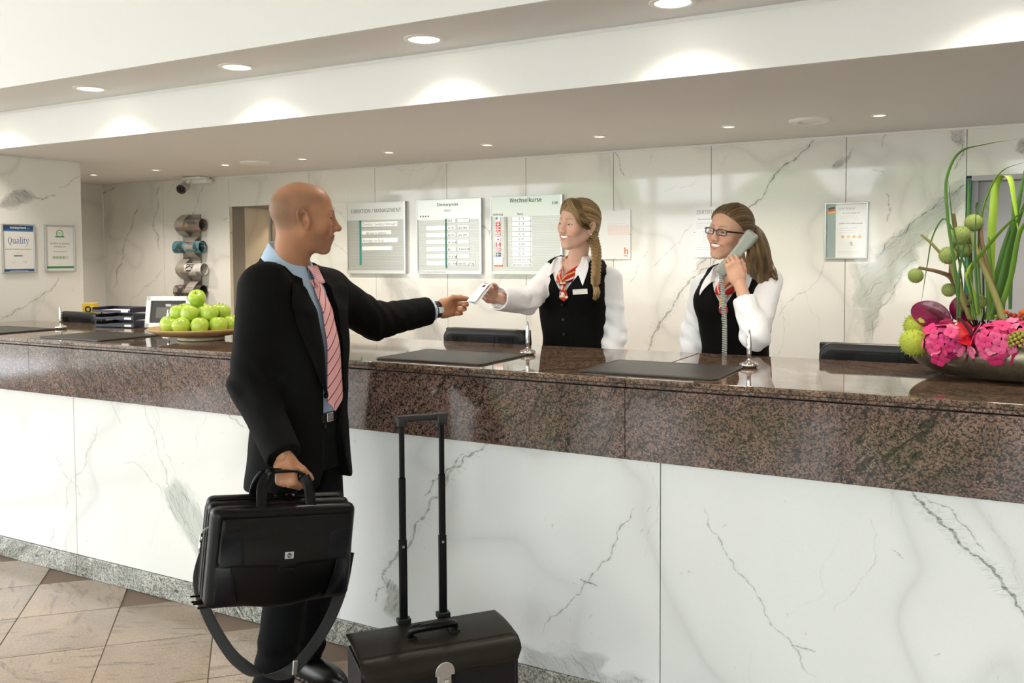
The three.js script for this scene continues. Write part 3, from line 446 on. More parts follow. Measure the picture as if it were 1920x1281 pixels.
{ // exchange rates
  const P = []; for (let i = 0; i < 10; i++) P.push([0.155, 0.288, 0.343 - i * 0.0325, 0.343 - i * 0.0325 + 0.026]); for (let i = 0; i < 8; i++) P.push([0.036, 0.068, 0.343 - i * 0.0325, 0.343 - i * 0.0325 + 0.026]); P.push([0.022, 0.085, 0.05, 0.108]);
  const R = ['0,71', '0,78', '0,12', '0,12', '0,01', '0,69', '0,12', '0,10', 'Devisen excl. 5%', 'Minimum 2.50 EUR'];
  signBoard(-2.875, -2.362, 'grey aluminium exchange rate sign headed Wechselkurse with small flags', 0.245, '#bfc4ba', (g) => {
    P.forEach(([a, b, e, f]) => { g.fillStyle = a > 0.1 ? '#ecece8' : '#f4f2ee'; g.fillRect(a * S, 1024 - f * S, (b - a) * S, (f - e) * S); });
    sheetText(g, [['Wechselkurse', 280, 80, 76, { b: 1, w: 460 }], ['EUR', 880, 120, 46, { b: 1, w: 90 }], ['Währung', 30, 244, 38, { b: 1, w: 150 }], ['Kurs', 390, 244, 38, { b: 1 }]]);
    R.forEach((s, i) => sheetText(g, [[s, 450, 1024 - (0.343 - i * 0.0325) * S - 12, i > 7 ? 34 : 42, { a: 'center', b: 1, w: 250 }]]));
    const flag = (i, f) => { g.save(); g.translate(0.036 * S, 1024 - (0.369 - i * 0.0325) * S); f(0.032 * S, 0.026 * S); g.restore(); }, red = '#c8443e', blue = '#2f5a9a', fr = (c, x, y, w, h) => { g.fillStyle = c; g.fillRect(x, y, w, h); };
    flag(0, (w, h) => { for (let k = 0; k < 7; k++) fr(k & 1 ? '#f4efe8' : '#e8b8a8', 0, k * h / 7, w, h / 7); fr('#56607e', 0, 0, w * 0.42, h * 0.55); });
    flag(1, (w, h) => { fr(red, 0, 0, w, h); fr('#fff', w * 0.43, h * 0.2, w * 0.14, h * 0.6); fr('#fff', w * 0.27, h * 0.41, w * 0.46, h * 0.18); });
    flag(2, (w, h) => { fr(red, 0, 0, w, h); fr('#fff', w * 0.28, 0, w * 0.12, h); fr('#fff', 0, h * 0.42, w, h * 0.16); });
    flag(3, (w, h) => { fr('#5a6288', 0, 0, w, h); g.strokeStyle = '#f0e8e4'; g.lineWidth = 9; g.beginPath(); g.moveTo(0, 0); g.lineTo(w, h); g.moveTo(w, 0); g.lineTo(0, h); g.stroke(); fr('#f0e8e4', w * 0.4, 0, w * 0.2, h); fr('#f0e8e4', 0, h * 0.36, w, h * 0.28); fr(red, w * 0.44, 0, w * 0.12, h); fr(red, 0, h * 0.42, w, h * 0.16); });
    flag(4, (w, h) => { fr('#fff', 0, 0, w, h); g.fillStyle = red; g.beginPath(); g.arc(w / 2, h / 2, h * 0.28, 0, 7); g.fill(); });
    flag(5, (w, h) => { fr('#fff', 0, 0, w, h); fr(red, 0, 0, w * 0.27, h); fr(red, w * 0.73, 0, w * 0.27, h); g.fillStyle = red; g.beginPath(); g.moveTo(w * .5, h * .15); g.lineTo(w * .65, h * .55); g.lineTo(w * .5, h * .85); g.lineTo(w * .35, h * .55); g.fill(); });
    flag(6, (w, h) => { fr('#d77a76', 0, 0, w, h); fr('#fff', w * 0.26, 0, w * 0.2, h); fr('#fff', 0, h * 0.36, w, h * 0.28); fr('#48577e', w * 0.31, 0, w * 0.1, h); fr('#48577e', 0, h * 0.44, w, h * 0.12); });
    flag(7, (w, h) => { fr(blue, 0, 0, w, h); fr('#d8c87a', w * 0.28, 0, w * 0.13, h); fr('#d8c87a', 0, h * 0.42, w, h * 0.16); });
    sheetText(g, [['DCC', 50, 890, 52, { c: '#d8643a', w: 100 }], ['EUR', 50, 830, 26, { c: '#777' }]]); fr('#d8643a', 46, 900, 128, 20);
  }, P, [[0.098, 0.118, 0.05, 0.372, 0xc9cdc2]]);
}
function frameBars(w, h, r) { return merge([boxAt(-w / 2, w / 2, 0, r, 0, 0.014, 0.002), boxAt(-w / 2, w / 2, h - r, h, 0, 0.014, 0.002), boxAt(-w / 2, -w / 2 + r, r * 0.5, h - r * 0.5, 0, 0.014, 0.002), boxAt(w / 2 - r, w / 2, r * 0.5, h - r * 0.5, 0, 0.014, 0.002)]); }
function framed(name, label, w, h, pos, turn, draw, r = 0.009, mat = M.steel) {
  const t = thing(name, label, 'certificate', pos, turn), c = canvasOf(512, Math.round(512 * h / w)), g = c.getContext('2d'); g.fillStyle = '#f3f3f0'; g.fillRect(0, 0, 512, c.height); draw(g, c.height);
  if (r) obj('frame', frameBars(w, h, r), mat, t);
  obj('print', faceUV(boxAt(-w / 2 + 0.002, w / 2 - 0.002, 0.002, h - 0.002, 0.001, 0.006), -w / 2, w / 2, 0, h), texMat(c, { roughness: 0.25, clearcoat: 0.6, clearcoatRoughness: 0.05 }), t);
  if (!r) for (const [x, y] of [[0, 0.004], [0, h - 0.004], [-w / 2 + 0.004, h / 2], [w / 2 - 0.004, h / 2]]) { const k = cyl(0.003, 0.003, 0.003, 10); k.rotateX(Math.PI / 2); k.translate(x, y, 0.006); obj('screw', k, M.greyPlastic, t); }
  return t;
}
framed('framed_certificate', 'framed award with a dark blue band and the word Quality in blue script', 0.212, 0.302, [-5.319, 1.415, -3.335], Math.PI / 2, (g, H) => {
  g.fillStyle = '#1f4f86'; g.fillRect(0, 0, 512, 110); g.fillRect(0, H - 58, 512, 58); g.fillStyle = '#3d78a8'; g.fillRect(0, 88, 512, 22);
  sheetText(g, [['HolidayCheck', 130, 70, 44, { c: '#fff', b: 1, w: 250 }], ['.com', 384, 70, 26, { c: '#dde' }], ['Quality', 256, 292, 128, { a: 'center', f: 'serif', c: '#2d5f9a', w: 330 }], ['Hotel-Dorint-Main Taunus-Zentrum', 256, 384, 24, { a: 'center', b: 1 }], ['5/6', 256, 440, 22, { a: 'center' }], ['www.HolidayCheck.com', 256, H - 20, 26, { a: 'center', c: '#fff', w: 280 }]]);
  g.fillStyle = '#1f3658'; for (let i = 0; i < 6; i++) { g.beginPath(); g.arc(196 + i * 26, 474, 11, 0, 7); i < 5 ? g.fill() : g.stroke(); } lines(g, 150, 560, 60, 3, 16, '#99a', 4); lines(g, 320, 560, 70, 2, 18, '#668', 5);
});
framed('framed_certificate', 'framed certificate with a green seal, green rating circles and a green bottom band', 0.212, 0.302, [-5.319, 1.416, -3.612], Math.PI / 2, (g, H) => {
  g.strokeStyle = '#9ab'; g.lineWidth = 3; g.strokeRect(26, 26, 460, H - 52); g.fillStyle = '#3f8a45'; g.fillRect(30, H - 90, 452, 36);
  g.strokeStyle = '#4c9650'; g.lineWidth = 12; g.beginPath(); g.arc(256, 130, 54, 0, 7); g.stroke(); g.fillStyle = '#4c9650'; g.fillRect(180, 168, 152, 22); g.lineWidth = 4; g.beginPath(); g.arc(240, 128, 14, 0, 7); g.moveTo(286, 128); g.arc(272, 128, 14, 0, 7); g.stroke();
  sheetText(g, [['Zertifikat für Exzellenz', 256, 300, 38, { a: 'center', w: 330 }], ['GEWINNER 2013', 256, 345, 28, { a: 'center' }], ['Hotel-Dorint-Main Taunus-Zentrum', 256, 420, 20, { a: 'center', b: 1, w: 230 }]]);
  g.lineWidth = 6; for (let i = 0; i < 5; i++) { g.beginPath(); g.arc(150 + i * 54, 505, 23, 0, 7); g.stroke(); if (i < 4) { g.beginPath(); g.arc(150 + i * 54, 505, 10, 0, 7); g.fill(); } } lines(g, 90, 460, 330, 1, 10, '#ccd', 7); lines(g, 190, 604, 140, 1, 10, '#888', 8);
});
framed('framed_certificate', 'silver framed certificate with a grey side band and four gold stars', 0.218, 0.302, [-0.695, 1.477, ZW + 0.001], 0, (g, H) => {
  g.fillStyle = '#eceeea'; g.fillRect(0, 0, 512, H); g.fillStyle = '#9aaca6'; g.fillRect(0, 0, 130, H); const fl = ['#1d1d1d', '#c8402e', '#e8b23a']; fl.forEach((c, i) => { g.fillStyle = c; g.save(); g.translate(36, 62 + i * 26); g.rotate(-0.18); g.fillRect(0, 0, 82, 27); g.restore(); });
  stars(g, 215, 428, 28, 4, 66, '#e8a83a'); sheetText(g, [['ZERTIFIKAT', 160, 92, 40, { w: 320, c: '#9aa0a0' }], ['Das wird bestätigt und', 310, 140, 20, { a: 'center' }], ['DORINT HOTEL MAIN-TAUNUS', 310, 270, 19, { a: 'center', b: 1 }], ['S', 318, 540, 60, { a: 'center', f: 'serif' }]]); lines(g, 190, 170, 240, 4, 24, '#b8a880', 9); lines(g, 190, 320, 240, 3, 26, '#999', 10); lines(g, 150, 610, 320, 2, 20, '#99a', 11);
}, 0.008);
framed('wall_certificate', 'white unframed certificate headed ZERTIFIKAT screwed to the marble behind the phone', 0.305, 0.295, [-1.376, 1.487, ZW + 0.001], 0, (g, H) => {
  g.fillStyle = '#efeeee'; g.fillRect(0, 0, 512, H); sheetText(g, [['ZERTIFIKAT', 24, 72, 50, { w: 240, c: '#666' }], ['Hotel-Dorint Main-Taunus-Zentrum', 36, 128, 16, { b: 1 }]]); lines(g, 24, 150, 250, 5, 14, '#aaa', 12); lines(g, 90, 240, 120, 9, 15, '#bbb', 13); lines(g, 28, 392, 170, 2, 22, '#888', 14); g.fillStyle = '#c8c8c6'; g.fillRect(300, 40, 90, 420); lines(g, 320, 80, 60, 18, 20, '#9a9a9a', 15); g.fillStyle = '#333'; g.fillRect(166, 408, 6, 40);
}, 0);
framed('wall_calendar', 'white unframed calendar sheet with an orange h mark screwed to the marble', 0.212, 0.302, [-2.022, 1.478, ZW + 0.001], 0, (g, H) => {
  g.fillStyle = '#ecebe9'; g.fillRect(0, 0, 512, H); sheetText(g, [['h', 400, 650, 130, { c: '#d8703a', b: 1 }]]); g.fillStyle = '#d8703a'; g.fillRect(405, 668, 66, 12); lines(g, 150, 205, 330, 1, 14, '#c8b0a8', 16); for (let j = 0; j < 6; j++) for (let i = 0; i < 11; i++) { g.fillStyle = '#ecd0c8'; g.fillRect(150 + i * 31, 230 + j * 24, 24, 16); }
}, 0);
{ // magazine rack of two wavy steel ribbons, rolled magazines pushed through
  const rk = thing('magazine_rack', 'wavy brushed steel magazine rack on the marble wall', 'rack', [-5.66, 1.15, ZW + 0.001]);
  const rib = (x0, x1, ph) => sheet((u, v) => V(lerp(x0, x1, u), v * 0.7, 0.012 + 0.085 * Math.max(0, Math.sin(v * Math.PI * 4 + ph)) ** 0.8), 2, 64, 0.002), st = std({ color: 0xb8b0a6, roughness: 0.45, metalness: 0.35 });
  obj('back_strip', boxAt(-0.1, 0.1, 0, 0.7, 0, 0.003), st, rk); obj('ribbon', rib(-0.1, -0.005, Math.PI), st, rk); obj('ribbon', rib(0.005, 0.1, 0), st, rk);
  const mag = (name, label, y, w, cols, txt, x) => {
    const c = canvasOf(512, 256), g = c.getContext('2d'); g.fillStyle = cols[0]; g.fillRect(0, 0, 512, 256); const r = rngOf(y * 1000 | 0); for (let i = 0; i < 60; i++) { g.fillStyle = cols[1 + Math.floor(r() * (cols.length - 1))]; g.globalAlpha = 0.7; g.beginPath(); g.ellipse(r() * 512, r() * 256, 10 + 50 * r(), 8 + 26 * r(), r() * 3, 0, 7); g.fill(); } g.globalAlpha = 1; sheetText(g, txt);
    const t = thing(name, label, 'magazine', [-5.66 + x, 1.15 + y, ZW + 0.056]);
    obj('pages', sheet((u, v) => { const a = u * Math.PI * 3.4, R = 0.044 - 0.006 * u; return V((v - 0.5) * w, Math.cos(a + 1.9) * R * 1.15, Math.sin(a + 1.9) * R); }, 48, 2, 0.002), texMat(c), t); return t;
  };
  mag('rolled_magazine', 'rolled magazine with a face and yellow lettering, highest in the steel rack', 0.612, 0.27, ['#8a7a74', '#b08a78', '#4a5a66', '#c8a868'], [['KLASSE', 300, 150, 84, { c: '#e8c84a', b: 1, w: 200 }]], 0.045);
  mag('rolled_magazine', 'rolled magazine with a red corner and turquoise cover, second in the steel rack', 0.44, 0.3, ['#5a8a94', '#7fb0b4', '#8a7468', '#2c3c48'], [['TELE', 340, 150, 90, { c: '#e8d85a', b: 1, w: 170 }], ['TV', 430, 50, 54, { c: '#fff', b: 1 }]], 0.02);
  mag('rolled_newspaper', 'rolled newspaper with black headline letters in the steel rack', 0.262, 0.25, ['#d8d4cc', '#b8b4ac', '#e8e6e0', '#8a8884'], [['Kurier', 230, 170, 110, { c: '#222', b: 1, f: 'serif', w: 250 }]], 0.06);
  mag('rolled_magazine', 'rolled dark magazine, lowest in the steel rack', 0.088, 0.3, ['#4a4442', '#6a5a54', '#2a2624', '#b8a898'], [['mein', 40, 170, 90, { c: '#ddd', w: 130 }]], 0.02);
}
{ // security camera under the soffit
  const t = thing('security_camera', 'white security camera on a flat bracket under the soffit', 'camera', [pz(358, 335, -4.88).x, CH, -4.88]);
  obj('bracket', merge([box(0.2, 0.018, 0.1, 0.03, -0.012, -0.02, 0.004), box(0.17, 0.03, 0.06, 0.06, -0.036, -0.05, 0.006)]), M.white, t);
  const b = new THREE.Group(); b.name = 'body'; b.position.set(-0.02, -0.088, 0.06); b.lookAt(V(0.55, -0.42, 1).add(b.position)); t.add(b);
  const tu = (pts, m, n) => { const g = lathe(pts, 28); g.rotateX(Math.PI / 2); return obj(n, g, m, b); };
  tu([[0, -0.07], [0.03, -0.068], [0.036, -0.05], [0.038, 0.03], [0.041, 0.034], [0.041, 0.045], [0.036, 0.047]], std({ color: 0xb9b6b0, roughness: 0.35, metalness: 0.3 }), 'housing'); tu([[0, 0.044], [0.0355, 0.043]], M.darkPlastic, 'lens_plate'); tu([[0, 0.052], [0.012, 0.05], [0.016, 0.046]], phys({ color: 0x060608, roughness: 0.05 }), 'lens');
  for (let i = 0; i < 12; i++) { const a = i / 12 * Math.PI * 2, g = new THREE.SphereGeometry(0.003, 8, 6); g.translate(Math.cos(a) * 0.026, Math.sin(a) * 0.026, 0.044); obj('infrared_diode', g, M.greyPlastic, b); }
  obj('stalk', tube([[-0.02, -0.02, 0], [-0.02, -0.045, 0.02], [-0.02, -0.065, 0.045]], 0.012, 10, 10), M.white, t);
}
// ------------------------------------------------------------------ things on the counter
const CT = 1.115;
const padMat = phys({ color: 0x2b2825, roughness: 0.38, bumpMap: leatherBump, bumpScale: 0.0004 });
const rr2 = (w, h, r) => { const s = new THREE.Shape(); s.moveTo(-w / 2 + r, -h / 2); s.lineTo(w / 2 - r, -h / 2); s.absarc(w / 2 - r, -h / 2 + r, r, -Math.PI / 2, 0); s.lineTo(w / 2, h / 2 - r); s.absarc(w / 2 - r, h / 2 - r, r, 0, Math.PI / 2); s.lineTo(-w / 2 + r, h / 2); s.absarc(-w / 2 + r, h / 2 - r, r, Math.PI / 2, Math.PI); s.lineTo(-w / 2, -h / 2 + r); s.absarc(-w / 2 + r, -h / 2 + r, r, Math.PI, Math.PI * 1.5); return s; };
const ext = (s, d, b = 0.001, seg = 2) => new THREE.ExtrudeGeometry(s, { depth: d - 2 * b, bevelEnabled: b > 0, bevelThickness: b, bevelSize: b, bevelSegments: seg, curveSegments: 12 });
for (const [x, lb] of [[-4.71, 'dark leather desk pad nearest the marble pier with the framed awards'], [-3.87, 'dark leather desk pad just beside the bowl of green apples'], [-1.815, 'dark leather desk pad in front of the receptionist with the braid'], [-0.975, 'dark leather desk pad in front of the receptionist on the phone']]) {
  const t = thing('desk_pad', lb, 'desk pad', [x, CT, -2.835], 0, 'desk pads on the counter'); const g = ext(rr2(0.462, 0.354, 0.02), 0.006, 0.002); g.rotateX(-Math.PI / 2); g.translate(0, 0.002, 0); obj('mat', g, padMat, t);
  const b = []; for (const [w, d, px, pzz] of [[0.44, 0.004, 0, 0.165], [0.44, 0.004, 0, -0.165], [0.004, 0.33, 0.218, 0], [0.004, 0.33, -0.218, 0]]) b.push(box(w, 0.0006, d, px, 0.0062, pzz)); obj('edge_seam', merge(b), padMat, t);
}
for (const [x, z, lb] of [[-4.5, -3.05, 'chrome desk pen upright in its round base near the marble pier'], [-3.64, -3.05, 'chrome desk pen upright in its round base behind the bowl of apples'], [-1.6, -3.05, 'chrome desk pen upright in its round base beside the braided receptionist'], [-0.732, -3.03, 'chrome desk pen upright in its round base beside the receptionist on the phone']]) {
  const t = thing('desk_pen', lb, 'pen', [x, CT, z], 0, 'chrome desk pens'); obj('base', lathe([[0, 0], [0.024, 0], [0.031, 0.006], [0.032, 0.011], [0.028, 0.017], [0.018, 0.019], [0.009, 0.023], [0.008, 0.027], [0, 0.027]], 32), M.chrome, t);
  obj('pen', lathe([[0, 0.027], [0.0062, 0.028], [0.0078, 0.05], [0.0082, 0.075], [0.0076, 0.1], [0.0055, 0.118], [0.0022, 0.13], [0, 0.131]], 20), M.chrome, t);
}
// monitors seen from behind, standing on the staff shelf
for (const [x, z, turn, lb] of [[-2.035, -3.5, 0.06, 'black monitor seen from behind between the man and the braided receptionist'], [-0.36, -3.5, 0, 'black monitor seen from behind next to the flower bowl'], [-4.93, -3.52, -0.1, 'black monitor seen from behind beside the letter tray']]) {
  const t = thing('monitor', lb, 'monitor', [x, 0.76, z], turn, 'monitors behind the counter'), w = 0.43, T = (g) => { g.translate(0, -0.2, 0); g.rotateX(0.16); g.translate(0, 0.218, 0); return g; };
  obj('bezel', T(box(w, 0.355, 0.018, 0, 0.215, -0.012, 0.005)), M.blackPlastic, t); obj('screen', T(box(w - 0.03, 0.32, 0.002, 0, 0.215, -0.0215)), phys({ color: 0x0a0c10, roughness: 0.1 }), t);
  const sh = rr2(w - 0.05, 0.33, 0.03), bk = ext(sh, 0.05, 0.022, 4); bk.translate(0, 0.215, 0.018); obj('back_cover', T(bk), M.blackPlastic, t);
  obj('slot', T(box(0.125, 0.03, 0.004, 0, 0.357, 0.0475, 0.001)), M.darkPlastic, t);
  for (const s of [-1, 1]) { const f = []; for (let i = 0; i < 12; i++) f.push(box(0.0035, 0.032, 0.003, s * 0.118 + (i - 5.5) * 0.0062, 0.355, 0.0475)); obj('vent_grille', T(merge(f)), M.darkPlastic, t); }
  obj('stand', merge([box(0.06, 0.2, 0.03, 0, 0.11, 0.03, 0.008), box(0.22, 0.014, 0.17, 0, 0.007, 0.02, 0.006)]), M.blackPlastic, t);
}
{ // letter tray, yellow box, photo frame
  const t = thing('letter_tray', 'black three tier letter tray holding papers by the marble corner', 'tray', [-4.32, CT, -3.31], 0.12); 
  for (let i = 0; i < 3; i++) { const y = 0.006 + i * 0.04, x = i === 2 ? -0.012 : 0.01; obj('tier', merge([box(0.28, 0.004, 0.15, x, y, 0, 0.001), box(0.004, 0.026, 0.15, x - 0.138, y + 0.013, 0), box(0.004, 0.026, 0.15, x + 0.138, y + 0.013, 0), box(0.28, 0.026, 0.004, x, y + 0.013, -0.073), box(0.28, 0.012, 0.004, x, y + 0.006, 0.073)]), std({ color: 0x12142a, roughness: 0.35 }), t); const pp = obj('paper_stack', box(0.22, 0.008, 0.12, x, y + 0.006, 0.0), M.white, t); pp.rotation.y = 0; obj('label_tab', box(0.05, 0.012, 0.002, x + 0.1, y + 0.007, 0.0765), M.white, t); }
  obj('post', merge([box(0.006, 0.1, 0.006, -0.12, 0.05, -0.068), box(0.006, 0.1, 0.006, 0.12, 0.05, -0.068), box(0.006, 0.1, 0.006, -0.12, 0.05, 0.04), box(0.006, 0.1, 0.006, 0.12, 0.05, 0.04)]), M.blackPlastic, t);
  const p = pz(169, 568, -3.66), y = thing('yellow_box', 'tall yellow file box with a dark emblem behind the monitor and letter tray', 'box', [p.x, 0.76, -3.66], 0.5), yh = p.y - 0.76; obj('carton', box(0.075, yh, 0.06, 0, yh / 2, 0, 0.002), std({ color: 0xe0b81c, roughness: 0.5 }), y); const e = new THREE.TorusGeometry(0.016, 0.005, 8, 20); e.translate(0, yh - 0.04, 0.0305); obj('emblem', e, M.blackPlastic, y);
  const f = thing('photo_frame', 'white photo frame with a dark picture leaning behind the apples', 'picture frame', [-3.975, CT, -3.32], 0.42), L = (g) => { g.rotateX(-0.22); g.translate(0, 0.0045, 0); return g; };
  obj('frame', L(merge([box(0.25, 0.026, 0.018, 0, 0.013, 0, 0.002), box(0.25, 0.026, 0.018, 0, 0.162, 0, 0.002), box(0.026, 0.175, 0.018, -0.112, 0.0875, 0, 0.002), box(0.026, 0.175, 0.018, 0.112, 0.0875, 0, 0.002)])), M.white, f);
  const c = canvasOf(128, 96), g = c.getContext('2d'); g.fillStyle = '#3a3836'; g.fillRect(0, 0, 128, 96); g.fillStyle = '#6a665f'; g.fillRect(20, 30, 60, 40); g.fillStyle = '#8f8b84'; g.fillRect(70, 20, 30, 60); obj('picture', faceUV(L(box(0.202, 0.13, 0.004, 0, 0.0875, 0)), -0.1, 0.1, 0.02, 0.16), texMat(c), f); obj('prop', box(0.03, 0.12, 0.004, 0, 0.06, -0.06).rotateX(0.3), M.white, f);
}
{ // bowl of apples
  const bx = -3.285, bz = -2.94, wood = dataTex(256, 256, (i, j) => { const k = 0.85 + 0.3 * noise2(i * 0.03, j * 0.5, 3) + 0.1 * noise2(i * 0.4, j * 0.9, 5); return [176 * k, 142 * k, 98 * k]; }); wood.repeat.set(4, 2);
  const b = thing('fruit_bowl', 'wide shallow wooden fruit dish on a round foot', 'bowl', [bx, CT, bz]), wm = std({ map: wood, roughness: 0.55 });
  obj('dish', lathe([[0, 0.026], [0.1, 0.026], [0.17, 0.034], [0.225, 0.052], [0.236, 0.06], [0.24, 0.057], [0.236, 0.048], [0.19, 0.03], [0.12, 0.019], [0, 0.018]], 56), wm, b); obj('foot', lathe([[0, 0], [0.104, 0], [0.107, 0.006], [0.104, 0.02], [0, 0.02]], 48), std({ color: 0xdcc7a4, roughness: 0.6 }), b);
  const prof = [[0.0, -0.026], [0.006, -0.0285], [0.013, -0.034], [0.022, -0.034], [0.033, -0.022], [0.0395, -0.002], [0.039, 0.013], [0.033, 0.027], [0.022, 0.0345], [0.012, 0.0335], [0.005, 0.026], [0, 0.021]];
  const shape = new THREE.LatheGeometry(new THREE.SplineCurve(prof.map(([r, y]) => new THREE.Vector2(r, y))).getPoints(36).map((p) => new THREE.Vector2(Math.max(0, p.x), p.y)), 30);
  paint(shape, (p) => { const s = noise3(p[0] * 900, p[1] * 900, p[2] * 900) > 0.82 ? 0.12 : 0, k = fbm3(p[0] * 30, p[1] * 30 + 3, p[2] * 30, 3); return mixc(mixc([0.33, 0.52, 0.035], [0.52, 0.66, 0.08], k * 1.2), [0.8, 0.85, 0.4], s); });
  const am = phys({ vertexColors: true, roughness: 0.25, clearcoat: 0.3, clearcoatRoughness: 0.2 }), stemG = taperTube([[0, 0.02, 0], [0.002, 0.032, 0.001], [0.006, 0.042, 0.002]], [0.0016, 0.0011], 6, 6), sm = std({ color: 0x4a3a22, roughness: 0.9 });
  const ap = [], R = 0.0385, base = CT + 0.062; const r = rngOf(12);
  for (let i = 0; i < 11; i++) { const a = i / 11 * Math.PI * 2 + 0.2; ap.push([bx + Math.cos(a) * 0.148, base + 0.012, bz + Math.sin(a) * 0.148, 'outer ring']); }
  for (let i = 0; i < 4; i++) { const a = i / 4 * Math.PI * 2 + 0.6; ap.push([bx + Math.cos(a) * 0.062, base + 0.004, bz + Math.sin(a) * 0.062, 'bottom middle']); }
  for (let i = 0; i < 7; i++) { const a = i / 7 * Math.PI * 2 + 0.35; ap.push([bx + Math.cos(a) * 0.1, base + 0.067, bz + Math.sin(a) * 0.1, 'second tier']); } ap.push([bx, base + 0.062, bz, 'bottom middle']);
  ap.push([bx - 0.008, base + 0.134, bz + 0.014, 'top']);
  const proto = null; let first = null;
  ap.forEach(([x, y, z, w]) => {
    let t; if (!first) { t = first = thing('apple', '', 'apple'); obj('fruit', shape, am, t); obj('stem', stemG, sm, t); } else t = copyOf(first);
    t.position.set(x, y, z); t.rotation.set((r() - 0.5) * 0.9, r() * 6, (r() - 0.5) * 0.9); t.scale.setScalar(0.97 + 0.08 * r());
    t.userData = { category: 'apple', group: 'green apples heaped in the dish', label: w === 'top' ? 'shiny green apple sitting on top of the heap' : w === 'second tier' ? 'shiny green apple in the second tier of the heap' : w === 'outer ring' ? 'shiny green apple around the edge of the wooden dish' : 'shiny green apple buried in the middle of the heap' };
  });
}
